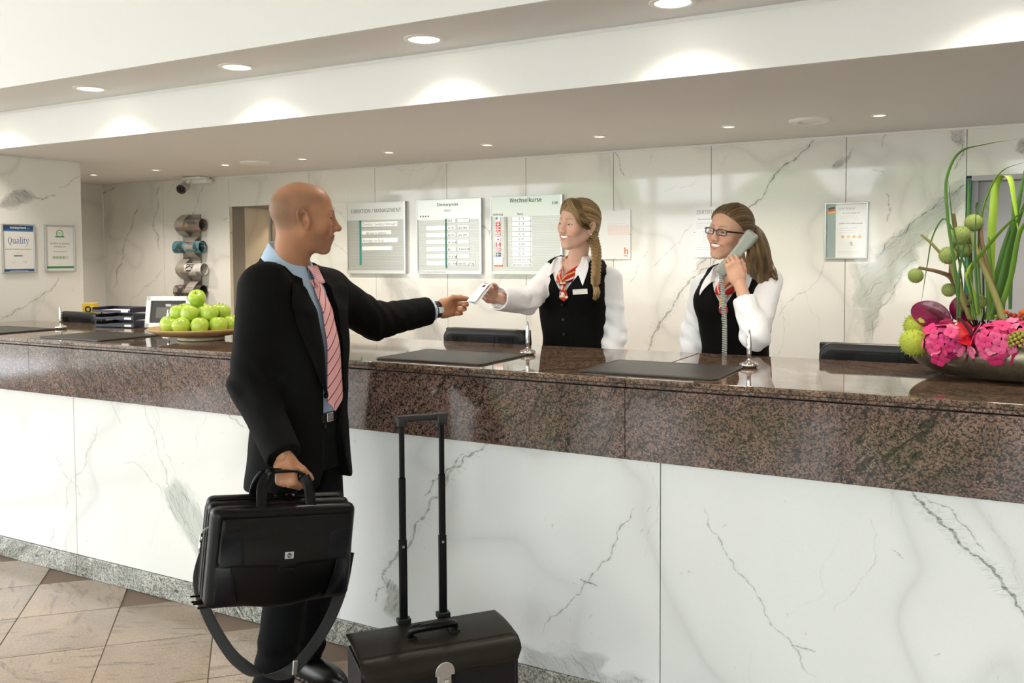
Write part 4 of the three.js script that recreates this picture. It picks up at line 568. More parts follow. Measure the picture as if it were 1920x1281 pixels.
// ------------------------------------------------------------------ the guest's luggage
const leather = (c, r = 0.36) => phys({ color: c, roughness: r, bumpMap: leatherBump, bumpScale: 0.0005, specularIntensity: 0.5 });
M.bag = leather(0x060707, 0.32); M.bagPatch = leather(0x0b0d12, 0.28); M.caseL = leather(0x141517, 0.48); M.flap = leather(0x1d1912, 0.42); M.strap = cloth0(0x0b0b0b); M.blackMetal = std({ color: 0x101214, roughness: 0.35, metalness: 0.6 });
function cloth0(c) { return std({ color: c, roughness: 0.75 }); }
{
  const b = thing('briefcase', 'black leather laptop briefcase with a shoulder strap held by the man', 'briefcase', pz(514, 1122, -1.94).toArray(), 1.034); b.rotation.order = 'YXZ'; b.rotation.z = -0.105; b.updateMatrixWorld(true);
  const W = 0.43, H = 0.305;
  obj('rear_compartment', box(W - 0.01, H - 0.004, 0.05, 0, H / 2, -0.058, 0.022), M.bag, b); obj('middle_compartment', box(W - 0.004, H - 0.01, 0.042, 0, H / 2 - 0.004, -0.014, 0.02), M.bag, b);
  const fb = mesher((p) => { let d = rbox(p, [0, H / 2 - 0.006, 0.03], [W / 2, H / 2 - 0.008, 0.03], 0.022); d = smin(d, ell(p, [0, 0.1, 0.06], [0.17, 0.1, 0.024]), 0.03); return d + 0.0022 * drop3(p, 16); }, [-0.25, -0.02, -0.03], [0.25, 0.34, 0.11], 0.006); obj('front_body', fb, M.bag, b);
  const rimP = (z, w, h, r, y0) => { const a = []; const S2 = rr2(w, h, r).getPoints(10); S2.forEach((p) => a.push(V(p.x, p.y + y0, z))); return a; };
  for (const [z, w, h] of [[0.045, W - 0.012, H - 0.03], [-0.004, W - 0.008, H - 0.02], [-0.036, W - 0.012, H - 0.01], [-0.08, W - 0.02, H - 0.012]]) obj('piping', new THREE.TubeGeometry(new THREE.CatmullRomCurve3(rimP(z, w, h, 0.03, H / 2 - 0.006), true), 120, 0.0032, 6, true), M.bag, b);
  const fz = (x, y) => frontZ0((p) => { let d = rbox(p, [0, H / 2 - 0.006, 0.03], [W / 2, H / 2 - 0.008, 0.03], 0.022); return smin(d, ell(p, [0, 0.1, 0.06], [0.17, 0.1, 0.024]), 0.03); }, x, y);
  const flap = obj('flap', sheet((u, v) => { const x = (u - 0.5) * (0.375 + 0.012 * v), y = lerp(0.262, 0.128 + 0.012 * Math.pow(Math.abs(u - 0.5) * 2, 6), v); return V(x, y, fz(x * 0.9, y) + 0.006 + 0.006 * Math.sin(v * Math.PI * 0.6)); }, 30, 16, 0.0045), leather(0x0c0a07, 0.36), b);
  for (const s of [-1, 1]) { obj('corner_patch', sheet((u, v) => { const r = 0.066, a = lerp(0, Math.PI / 2, u), k = Math.pow(Math.cos(a) ** 5 + Math.sin(a) ** 5, -0.2) * r * v, x = s * (0.19 - k * Math.cos(a)), y = 0.133 + k * Math.sin(a) * 1.3; return V(x, y, fz(x * 0.9, y) + 0.0165 - 0.003 * v); }, 14, 8, 0.002), M.bagPatch, b);
    obj('side_gusset', sheet((u, v) => { const y = lerp(0.012, 0.128, u), w = 0.04 + 0.03 * (1 - u) ** 1.5, x = s * (0.195 - w * v); return V(x, y, fz(x, y) + 0.003 + 0.006 * v); }, 12, 6, 0.003), M.bagPatch, b); }
  const hc = canvasOf(128, 96), hg = hc.getContext('2d'); hg.fillStyle = '#c8cccd'; hg.fillRect(0, 0, 128, 96); hg.fillStyle = '#23272b'; hg.beginPath(); hg.arc(64, 48, 34, 0, 7); hg.fill(); sheetText(hg, [['hp', 64, 62, 44, { a: 'center', c: '#e4e8ea', f: 'serif' }]]); { const z = fz(0.0, 0.155) + 0.016, g = box(0.026, 0.02, 0.002, 0.004, 0.157, z, 0.0008); obj('badge', faceUV(g, -0.009, 0.017, 0.147, 0.167), texMat(hc, { roughness: 0.3, metalness: 0.4 }), b); obj('clasp', merge([box(0.05, 0.012, 0.006, 0, 0.128, z, 0.002), box(0.05, 0.009, 0.008, 0, 0.117, z - 0.001, 0.003)]), M.blackMetal, b); }
  for (const [z, k] of [[0.03, 1], [-0.062, 0.6]]) obj('handle', ribbon([V(-0.078, 0.235, 0.064 * k + (k < 1 ? -0.09 : 0)), V(-0.074, 0.29, z + 0.012 * k), V(-0.068, 0.345, z * 0.6 - 0.004), V(-0.045, 0.378, z * 0.35 - 0.006), V(0, 0.384, z * 0.3 - 0.006), V(0.045, 0.378, z * 0.35 - 0.006), V(0.068, 0.345, z * 0.6 - 0.004), V(0.074, 0.29, z + 0.012 * k), V(0.078, 0.235, 0.064 * k + (k < 1 ? -0.09 : 0))], 0.03, 0.007, (t) => (Math.abs(t - 0.5) < 0.16 ? V(0.05, 0.1, 1) : V(1, 0.0, 0.12))), M.bag, b);
  for (const [x, y] of [[-0.224, 0.19], [0.222, 0.15]]) { const r = new THREE.TorusGeometry(0.012, 0.0025, 8, 20); r.rotateY(Math.PI / 2 - 0.4); r.translate(x, y, -0.02); obj('ring', r, M.chrome, b); obj('snap_hook', tube([[x, y - 0.01, -0.02], [x * 1.01, y - 0.026, -0.016], [x, y - 0.042, -0.02]], 0.0045, 8, 8), M.chrome, b); }
  for (const [x, y, r] of [[-0.218, 0.225, 0.5], [-0.2, 0.2, -0.2]]) { const q = box(0.022, 0.006, 0.003, 0, 0, 0, 0.001); q.rotateZ(r); q.translate(x, y, 0.012); obj('zip_pull', q, M.steel, b); }
  const inv = b.matrixWorld.clone().invert(), SP = [[386, 1030], [372, 1090], [384, 1140], [418, 1205], [446, 1240], [495, 1268], [545, 1258], [603, 1188, -2.03], [638, 1112, -2.1], [654, 1035, -2.14]].map(([x, y, z = -1.93]) => pz(x, y, z).applyMatrix4(inv));
  obj('shoulder_strap', ribbon(SP, 0.036, 0.003, (t) => V(0.75 - 0.2 * t, 0.25 - 0.5 * t, 0.6)), M.strap, b); const bk = pz(553, 1252, -1.93).applyMatrix4(inv); obj('strap_slider', box(0.014, 0.042, 0.008, bk.x, bk.y, bk.z, 0.002).applyMatrix4(new THREE.Matrix4().makeTranslation(0, 0, 0)), M.steel, b);
}
function drop3(p, k) { return fbm3(p[0] * k, p[1] * k, p[2] * k, 2) - 0.375; }
function frontZ0(f, x, y) { const p = [x, y, 0.3]; for (let i = 0; i < 160; i++) { const d = f(p); if (d < 0.0004) break; p[2] -= Math.max(0.0006, d * 0.6); if (p[2] < -0.1) break; } return p[2]; }
function ribbon(pts, w, th, side) { const c = new THREE.CatmullRomCurve3(pts); return sheet((u, v) => { const t = c.getTangent(u), s = side(u), n = s.addScaledVector(t, -s.dot(t)).normalize(); return c.getPoint(u).addScaledVector(n, (v - 0.5) * w); }, 60, 4, th); }
{
  const t = thing('trolley_case', 'black leather pilot case on wheels with its pull handle raised', 'suitcase', [-1.37, 0, -2.028], 0.88), W = 0.445, D = 0.21;
  obj('case_body', box(W - 0.012, 0.385, D - 0.012, 0, 0.225, 0, 0.014), M.caseL, t);
  const prof = (v) => { const s = v * 0.282; if (s < 0.175) return [-0.104 + s, 0.432 + 0.006 * Math.sin(s / 0.175 * Math.PI)]; if (s < 0.265) { const a = (s - 0.175) / 0.09 * Math.PI * 0.46; return [0.071 + 0.042 * Math.sin(a), 0.432 - 0.046 * (1 - Math.cos(a))]; } return [0.1128 + (s - 0.265) * 0.02, 0.389 - (s - 0.265) * 0.86]; };
  obj('flap', sheet((u, v) => { const [z, y] = prof(v * (1 - 0.02 * Math.pow(Math.abs(u - 0.5) * 2, 8))); return V((u - 0.5) * (W + 0.006) * (1 - 0.05 * sstep(0.88, 1, v) * (Math.abs(u - 0.5) > 0.42 ? 1 : 1)), y, z); }, 36, 34, 0.004), M.flap, t);
  for (const k of [0.6, 0.63, 0.97]) obj('seam', sheet((u, v) => { const [z, y] = prof(k + v * 0.006); return V((u - 0.5) * (W - 0.02), y + 0.0024 * (k < 0.9 ? 1 : 0.3), z + 0.0022 * (k > 0.9 ? 1 : 0.4)); }, 24, 1, 0.0012), M.flap, t);
  for (const y of [0.06, 0.075, 0.09]) obj('piping', box(W - 0.01, 0.006, 0.006, 0, y + 0.1, D / 2 - 0.006, 0.0025), M.caseL, t);
  for (const s of [-1, 1]) { obj('side_panel', box(0.01, 0.37, D - 0.03, s * (W / 2 - 0.004), 0.222, 0, 0.004), M.caseL, t); const wh = new THREE.CylinderGeometry(0.028, 0.028, 0.02, 20); wh.rotateZ(Math.PI / 2); wh.translate(s * 0.17, 0.028, -D / 2 + 0.01); obj('wheel', wh, M.blackPlastic, t); obj('foot', box(0.04, 0.034, 0.03, s * 0.18, 0.017, D / 2 - 0.03, 0.004), M.blackPlastic, t); }
  obj('carry_handle', taperTube([[-0.062, 0.437, 0.0], [-0.064, 0.458, 0.006], [-0.04, 0.47, 0.018], [0, 0.472, 0.022], [0.04, 0.47, 0.018], [0.064, 0.458, 0.006], [0.062, 0.437, 0.0]], (k) => 0.0085 + 0.004 * Math.sin(k * Math.PI), 40, 12), M.bag, t);
  for (const s of [-1, 1]) obj('handle_mount', box(0.03, 0.01, 0.034, s * 0.062, 0.44, 0, 0.004), M.bag, t);
  const c = canvasOf(256, 64), g = c.getContext('2d'); g.fillStyle = '#1d1912'; g.fillRect(0, 0, 256, 64); sheetText(g, [['M  H  G', 128, 48, 46, { a: 'center', c: '#a9a493' }]]); const tp = new THREE.BoxGeometry(0.08, 0.0006, 0.02); tp.translate(0.0, 0.4405, -0.03); { const p = tp.attributes.position, uv = tp.attributes.uv; for (let i = 0; i < p.count; i++) uv.setXY(i, p.getX(i) / 0.08 + 0.5, 0.5 - (p.getZ(i) + 0.03) / 0.02); } obj('initials', tp, texMat(c, { roughness: 0.5 }), t);
  const lk = new THREE.Shape(); lk.moveTo(-0.026, 0); lk.lineTo(0.026, 0); lk.absarc(0, 0.008, 0.026, 0, Math.PI); const lg = ext(lk, 0.005, 0.0012); lg.translate(0.0, 0.372, 0.1135); obj('lock_plate', lg, M.steel, t);
  obj('lock', box(0.04, 0.08, 0.008, 0, 0.33, 0.108, 0.003), M.steel, t); for (let i = 0; i < 3; i++) { const q = new THREE.CylinderGeometry(0.007, 0.007, 0.012, 14); q.rotateZ(Math.PI / 2); q.translate(0.004, 0.353 - i * 0.017, 0.113); obj('number_wheel', q, M.chrome, t); }
  for (const x of [-0.053, 0.067]) for (const [y0, y1, w] of [[0.3, 0.68, 0.023], [0.68, 0.862, 0.0195], [0.862, 1.02, 0.0155]]) obj('pull_pole', box(w, y1 - y0, w * 0.62, x, (y0 + y1) / 2, -D / 2 - 0.012, 0.003), M.blackMetal, t);
  for (const x of [-0.053, 0.067]) { obj('pole_base', box(0.04, 0.016, 0.026, x, 0.44, -D / 2 - 0.012, 0.003), M.blackPlastic, t); obj('pole_button', box(0.007, 0.007, 0.003, x, 0.66, -D / 2 - 0.005, 0.001), M.greyPlastic, t); }
  obj('pull_grip', merge([box(0.158, 0.02, 0.022, 0.007, 1.033, -D / 2 - 0.012, 0.007), box(0.032, 0.03, 0.026, -0.053, 1.024, -D / 2 - 0.012, 0.006), box(0.032, 0.03, 0.026, 0.067, 1.024, -D / 2 - 0.012, 0.006)]), M.blackPlastic, t);
}
// ------------------------------------------------------------------ flower bowl
{
  const f = thing('flower_arrangement', 'long pewter bowl of pink hydrangeas, seed pods and tall grass on the counter', 'flowers', [0.2, CT, -3.14]), O = V(0.2, CT, -3.14), at = (x, y, z) => pz(x, y, z).sub(O), rr = rngOf(77);
  const pew = dataTex(512, 128, (i, j) => { const k = 0.72 + 0.35 * fbm2(i * 0.03, j * 0.12, 3, 4) + 0.16 * noise2(i * 0.5, j * 0.6, 7); return [142 * k, 134 * k, 118 * k]; }); pew.repeat.set(3, 1);
  const bw = new THREE.LatheGeometry(new THREE.SplineCurve([[0, 0.004], [0.7, 0.004], [0.84, 0.014], [0.96, 0.044], [1, 0.076], [0.975, 0.105], [0.9, 0.124], [0.84, 0.124], [0.86, 0.112], [0.9, 0.07], [0.8, 0.03], [0, 0.02]].map(([a, b]) => new THREE.Vector2(a, b))).getPoints(60).map((p) => new THREE.Vector2(Math.max(0, p.x), p.y)), 72); bw.scale(0.44, 1, 0.2); bw.computeVertexNormals(); obj('bowl', bw, std({ map: pew, roughness: 0.3, metalness: 0.85 }), f);
  const so = new THREE.IcosahedronGeometry(1, 5); { const p = so.attributes.position; for (let i = 0; i < p.count; i++) { const n = 0.86 + 0.34 * fbm3(p.getX(i) * 9, p.getY(i) * 9, p.getZ(i) * 9, 3); p.setXYZ(i, p.getX(i) * 0.4 * n, Math.max(-0.2, p.getY(i)) * 0.075 * n + 0.1, p.getZ(i) * 0.165 * n); } so.computeVertexNormals(); } obj('moss', so, std({ color: 0x2a1714, roughness: 1 }), f);
  const tuft = []; for (let i = 0; i < 260; i++) { const a = rr() * 6.28, r = Math.sqrt(rr()), p = V(Math.cos(a) * 0.36 * r, 0.14 + 0.03 * (1 - r), Math.sin(a) * 0.15 * r), q = p.clone().add(V((rr() - 0.5) * 0.05, 0.02 + 0.03 * rr(), (rr() - 0.5) * 0.05)); tuft.push(taperTube([p, p.clone().lerp(q, 0.5).add(V((rr() - 0.5) * 0.02, 0.01, 0)), q], [0.003, 0.0008], 4, 4)); } const tm = obj('moss_fronds', merge(tuft), std({ color: 0x3a1a18, roughness: 1 }), f); tm.userData.kind = 'stuff';
  // hydrangea heads of four-petalled florets
  const pinks = [0xd62f70, 0xe4558a, 0xc42a72, 0xee7ba0, 0xd84478].map((c) => phys({ color: c, roughness: 0.6 }));
  const floret = () => { const gs = []; for (let k = 0; k < 4; k++) { const a = k * Math.PI / 2, pt = sheet((u, v) => { const w = 0.0135 * Math.pow(Math.sin(Math.PI * Math.min(0.96, 0.08 + v * 0.86)), 0.6), x = (u - 0.5) * 2 * w, y = 0.002 + v * 0.024; return V(x, y, 0.004 * Math.sin(v * 2.5) - 8 * x * x * 0.6 + 0.002); }, 4, 5, 0.0008); pt.rotateZ(a); gs.push(pt); } return merge(gs); }, fl = floret();
  for (const [px, py_, z, R, n] of [[1774, 645, -3.0, 0.058, 46], [1866, 648, -2.99, 0.066, 54], [1908, 634, -3.02, 0.05, 30], [1764, 668, -2.97, 0.02, 7]]) {
    const c = at(px, py_, z), hy = new THREE.Group(); hy.name = 'hydrangea'; f.add(hy);
    for (let i = 0; i < n; i++) { const y = 1 - (i + 0.5) / n * 1.55, r = Math.sqrt(Math.max(0, 1 - y * y)), a = i * 2.399963, d = V(Math.cos(a) * r, y, Math.sin(a) * r), p = c.clone().addScaledVector(d, R * (0.85 + 0.25 * rr())), m = obj('floret', fl, pinks[Math.floor(rr() * 5)], hy); m.position.copy(p); m.lookAt(p.clone().add(O).add(d).add(V((rr() - 0.5) * 0.6, (rr() - 0.5) * 0.6, (rr() - 0.5) * 0.6))); m.rotateZ(rr() * 6); m.scale.setScalar(0.6 + 0.35 * rr()); }
  }
  // anthuriums
  const spathe = (c, dir, up, L, W, col, roll) => { const g = new THREE.Group(); g.name = 'anthurium'; f.add(g); const mx = basis0(c, up, dir); const s = sheet((u, v) => { const a = u * Math.PI * 2, r = Math.pow(1 - Math.cos(a), 0.42) * 0.62 + 0.18, x = Math.sin(a) * r * W * v, y = -Math.cos(a) * L * (0.55 + 0.2 * (1 - Math.cos(a))) * v; return V(x, y + L * 0.2, roll * (x * x) * 9 - 0.012 * v); }, 40, 8, 0.0014); s.applyMatrix4(mx); obj('spathe', s, phys({ color: col, roughness: 0.18, clearcoat: 0.5 }), g); const sp = taperTube([[0, 0, 0.002], [0, 0.02, 0.022], [0, 0.045, 0.04], [0, 0.062, 0.05]], (k) => 0.0065 * (1 - 0.4 * k), 14, 10); sp.applyMatrix4(mx); obj('spadix', sp, std({ color: 0x5a3038, roughness: 0.7 }), g); };
  spathe(at(1822, 628, -2.98), V(-0.1, 0.75, 0.62), V(-0.72, 0.25, 0.2), 0.05, 0.06, 0xc4101f, 0.5); spathe(at(1768, 602, -3.06), V(0.1, 0.35, 0.9), V(-0.8, 0.4, 0.1), 0.085, 0.055, 0x7c0a3e, 0.9); spathe(at(1798, 590, -3.1), V(0.3, 0.3, 0.9), V(0.5, 0.7, 0), 0.06, 0.05, 0x8c1a4c, 0.8);
  // round green pods with soft bristles
  const pod = (px, py_, z, R, col, sy = 1) => { const c = at(px, py_, z), g = new THREE.IcosahedronGeometry(R, 4), p = g.attributes.position; for (let i = 0; i < p.count; i++) { const a = Math.atan2(p.getZ(i), p.getX(i)), k = 1 + 0.03 * Math.sin(a * 14); p.setXYZ(i, p.getX(i) * k, p.getY(i) * sy, p.getZ(i) * k); } g.computeVertexNormals(); const gs = [g]; for (let i = 0; i < 80; i++) { const y = 1 - (i + 0.5) / 40, r = Math.sqrt(1 - y * y), a = i * 2.4, q = new THREE.ConeGeometry(R * 0.045, R * 0.2, 4); q.translate(0, R * 0.08, 0); q.applyQuaternion(new THREE.Quaternion().setFromUnitVectors(V(0, 1, 0), V(Math.cos(a) * r, y, Math.sin(a) * r))); q.translate(Math.cos(a) * r * R, y * R * sy, Math.sin(a) * r * R); gs.push(q); } const m = merge(gs); m.translate(c.x, c.y, c.z); obj('seed_pod', m, std({ color: col, roughness: 0.75 }), f); };
  for (const [x, y, z, R] of [[1778, 479, -3.05, 0.027], [1802, 441, -3.06, 0.028], [1806, 468, -3.08, 0.025], [1826, 418, -3.1, 0.027], [1717, 517, -3.05, 0.023], [1779, 544, -3.08, 0.021], [1832, 566, -3.08, 0.026]]) pod(x, y, z, R, 0x8a9a52);
  pod(1722, 612, -3.08, 0.044, 0xa5b03a, 0.95); pod(1716, 642, -3.05, 0.046, 0xaab63e, 0.95);
  const gold = at(1912, 642, -2.95); { const gs = []; for (let i = 0; i < 60; i++) { const y = 1 - (i + 0.5) / 60 * 1.4, r = Math.sqrt(Math.max(0, 1 - y * y)), a = i * 2.4, q = new THREE.IcosahedronGeometry(0.0055, 1); q.translate(gold.x + Math.cos(a) * r * 0.032, gold.y + y * 0.03, gold.z + Math.sin(a) * r * 0.032); gs.push(q); } const m = obj('yellow_bud_cluster', merge(gs), std({ color: 0x9a9a3c, roughness: 0.8 }), f); m.userData.kind = 'stuff'; }
  { const c = at(1905, 598, -3.05); for (let i = 0; i < 22; i++) { const q = new THREE.IcosahedronGeometry(0.006 + 0.002 * rr(), 2); q.translate(c.x + (rr() - 0.5) * 0.07, c.y + (rr() - 0.5) * 0.045, c.z + (rr() - 0.5) * 0.04); obj('berry', q, std({ color: rr() < 0.5 ? 0xc0442a : 0xd8702c, roughness: 0.35 }), f); } }
  const stemM = std({ color: 0x8d8a4e, roughness: 0.7 }), stemB = std({ color: 0x7a5f42, roughness: 0.8 });
  const stem = (pts, r0, r1, m) => obj('stem', taperTube(pts.map(([x, y, z]) => at(x, y, z)), [r0 * 1.25, r1 * 1.25], 30, 8), m, f);
  stem([[1822, 600, -3.08], [1800, 545, -3.06], [1786, 500, -3.05], [1778, 480, -3.05]], 0.0085, 0.006, stemM); stem([[1815, 590, -3.1], [1795, 545, -3.09], [1782, 520, -3.08], [1760, 510, -3.06], [1722, 502, -3.05]], 0.0085, 0.004, stemB); stem([[1783, 522, -3.08], [1785, 480, -3.08], [1792, 440, -3.07], [1788, 400, -3.06]], 0.006, 0.004, stemB); stem([[1766, 478, -3.05], [1745, 455, -3.04], [1727, 440, -3.04]], 0.004, 0.003, stemM);
  stem([[1885, 612, -3.02], [1868, 560, -3.03], [1848, 510, -3.04], [1832, 472, -3.05], [1818, 436, -3.06]], 0.0085, 0.005, stemM); stem([[1866, 555, -3.04], [1850, 500, -3.06], [1842, 460, -3.08], [1838, 425, -3.1]], 0.007, 0.004, stemB);
  // long grass blades
  const leafC = [0x6f9a2a, 0x4f7d26, 0x9fc23a, 0x3f6b24, 0xb4c850].map((c) => phys({ color: c, roughness: 0.5, transmission: 0.15, thickness: 0, side: THREE.DoubleSide }));
  const blade = (pts, w, c) => { const cv = new THREE.CatmullRomCurve3(pts.map(([x, y, z]) => at(x, y, z))); obj('grass_blade', sheet((u, v) => { const t = cv.getTangent(u), s = V(0.86, 0, -0.3).addScaledVector(t, -t.dot(V(0.86, 0, -0.3))).normalize(), k = w * 1.35 * Math.pow(Math.sin(Math.PI * Math.min(0.985, 0.3 + u * 0.69)), 0.8); return cv.getPoint(u).addScaledVector(s, (v - 0.5) * k).add(V(0, 0, -Math.abs(v - 0.5) * k * 0.4)); }, 44, 4, 0.0006), leafC[c], f); };
  blade([[1856, 600, -3.1], [1858, 480, -3.1], [1862, 400, -3.1], [1872, 335, -3.1], [1890, 330, -3.08], [1902, 380, -3.05], [1910, 440, -3.02]], 0.018, 2); blade([[1858, 600, -3.08], [1855, 520, -3.08], [1854, 445, -3.08]], 0.018, 0); blade([[1850, 600, -3.12], [1880, 480, -3.12], [1905, 400, -3.12], [1925, 300, -3.12]], 0.016, 1); blade([[1862, 590, -3.06], [1880, 520, -3.06], [1900, 440, -3.04], [1930, 360, -3.0]], 0.017, 1); blade([[1870, 600, -3.05], [1895, 520, -3.03], [1915, 430, -3.0], [1940, 400, -2.98]], 0.012, 0);
  blade([[1826, 595, -3.06], [1818, 520, -3.04], [1820, 505, -3.04], [1845, 470, -3.03], [1890, 420, -3.0], [1930, 385, -2.98]], 0.011, 0); blade([[1838, 595, -3.05], [1822, 545, -3.03], [1813, 515, -3.02], [1822, 492, -3.03]], 0.012, 2); blade([[1822, 590, -3.14], [1818, 470, -3.14], [1816, 400, -3.14], [1816, 340, -3.14]], 0.01, 1);
  blade([[1800, 600, -3.0], [1790, 500, -3.0], [1776, 400, -3.0], [1776, 330, -3.0], [1800, 285, -3.0], [1850, 270, -3.0], [1925, 258, -3.0]], 0.007, 1); blade([[1830, 600, -3.0], [1815, 520, -3.02], [1790, 440, -3.02], [1778, 340, -3.03]], 0.005, 3); blade([[1795, 600, -2.98], [1800, 500, -2.98], [1812, 440, -2.98]], 0.006, 3); blade([[1812, 590, -3.1], [1785, 430, -3.1], [1770, 410, -3.1], [1750, 440, -3.08], [1738, 500, -3.05], [1727, 570, -3.03]], 0.004, 3);
  blade([[1840, 590, -3.12], [1835, 450, -3.12], [1850, 370, -3.1], [1880, 320, -3.08], [1930, 302, -3.05]], 0.005, 0); blade([[1894, 580, -3.1], [1896, 480, -3.1], [1900, 400, -3.12], [1896, 340, -3.14]], 0.009, 1); blade([[1880, 590, -3.14], [1890, 500, -3.14], [1915, 430, -3.14]], 0.008, 3); blade([[1835, 590, -3.0], [1828, 480, -3.0], [1830, 390, -3.0]], 0.006, 3); blade([[1845, 600, -3.15], [1842, 480, -3.15], [1833, 380, -3.15], [1860, 400, -3.13], [1862, 430, -3.12]], 0.005, 3);
}
function basis0(pos, y, z) { const Y = y.clone().normalize(), X = Y.clone().cross(z).normalize(), Z = X.clone().cross(Y); return new THREE.Matrix4().makeBasis(X, Y, Z).setPosition(pos); }
// ------------------------------------------------------------------ people
const skinMat = phys({ vertexColors: true, roughness: 0.48, specularIntensity: 0.45 });
const hairMat = phys({ vertexColors: true, roughness: 0.42, specularIntensity: 0.5, sheen: 0.3, sheenRoughness: 0.4 });
const eyeMat = phys({ vertexColors: true, roughness: 0.12 });
const weave = dataTex(128, 128, (i, j) => { const v = 128 + 60 * Math.sin(i * 0.8) * Math.sin(j * 0.8) + 50 * (noise2(i, j, 3) - 0.5); return [v, v, v]; }, false); weave.wrapS = weave.wrapT = THREE.RepeatWrapping; weave.repeat.set(18, 18);
const cloth = (c, r = 0.85, o = {}) => phys({ color: c, roughness: r, bumpMap: weave, bumpScale: 0.0003, specularIntensity: 0.3, sheen: 0.25, sheenRoughness: 0.5, sheenColor: new THREE.Color(c), ...o });
M.suit = cloth(0x0a0a0a, 0.8, { sheen: 0.08 }); M.trouser = cloth(0x090a0c, 0.82, { sheen: 0.08 }); M.vest = cloth(0x080809, 0.85, { sheen: 0.08 }); M.shirtBlue = cloth(0xb9cfe6, 0.8); M.shirtWhite = cloth(0xf2f3f6, 0.8); M.skirt = cloth(0x121214, 0.85);
M.shoe = phys({ color: 0x0d0c0c, roughness: 0.3 }); M.button = phys({ color: 0x0b0c0e, roughness: 0.25 });

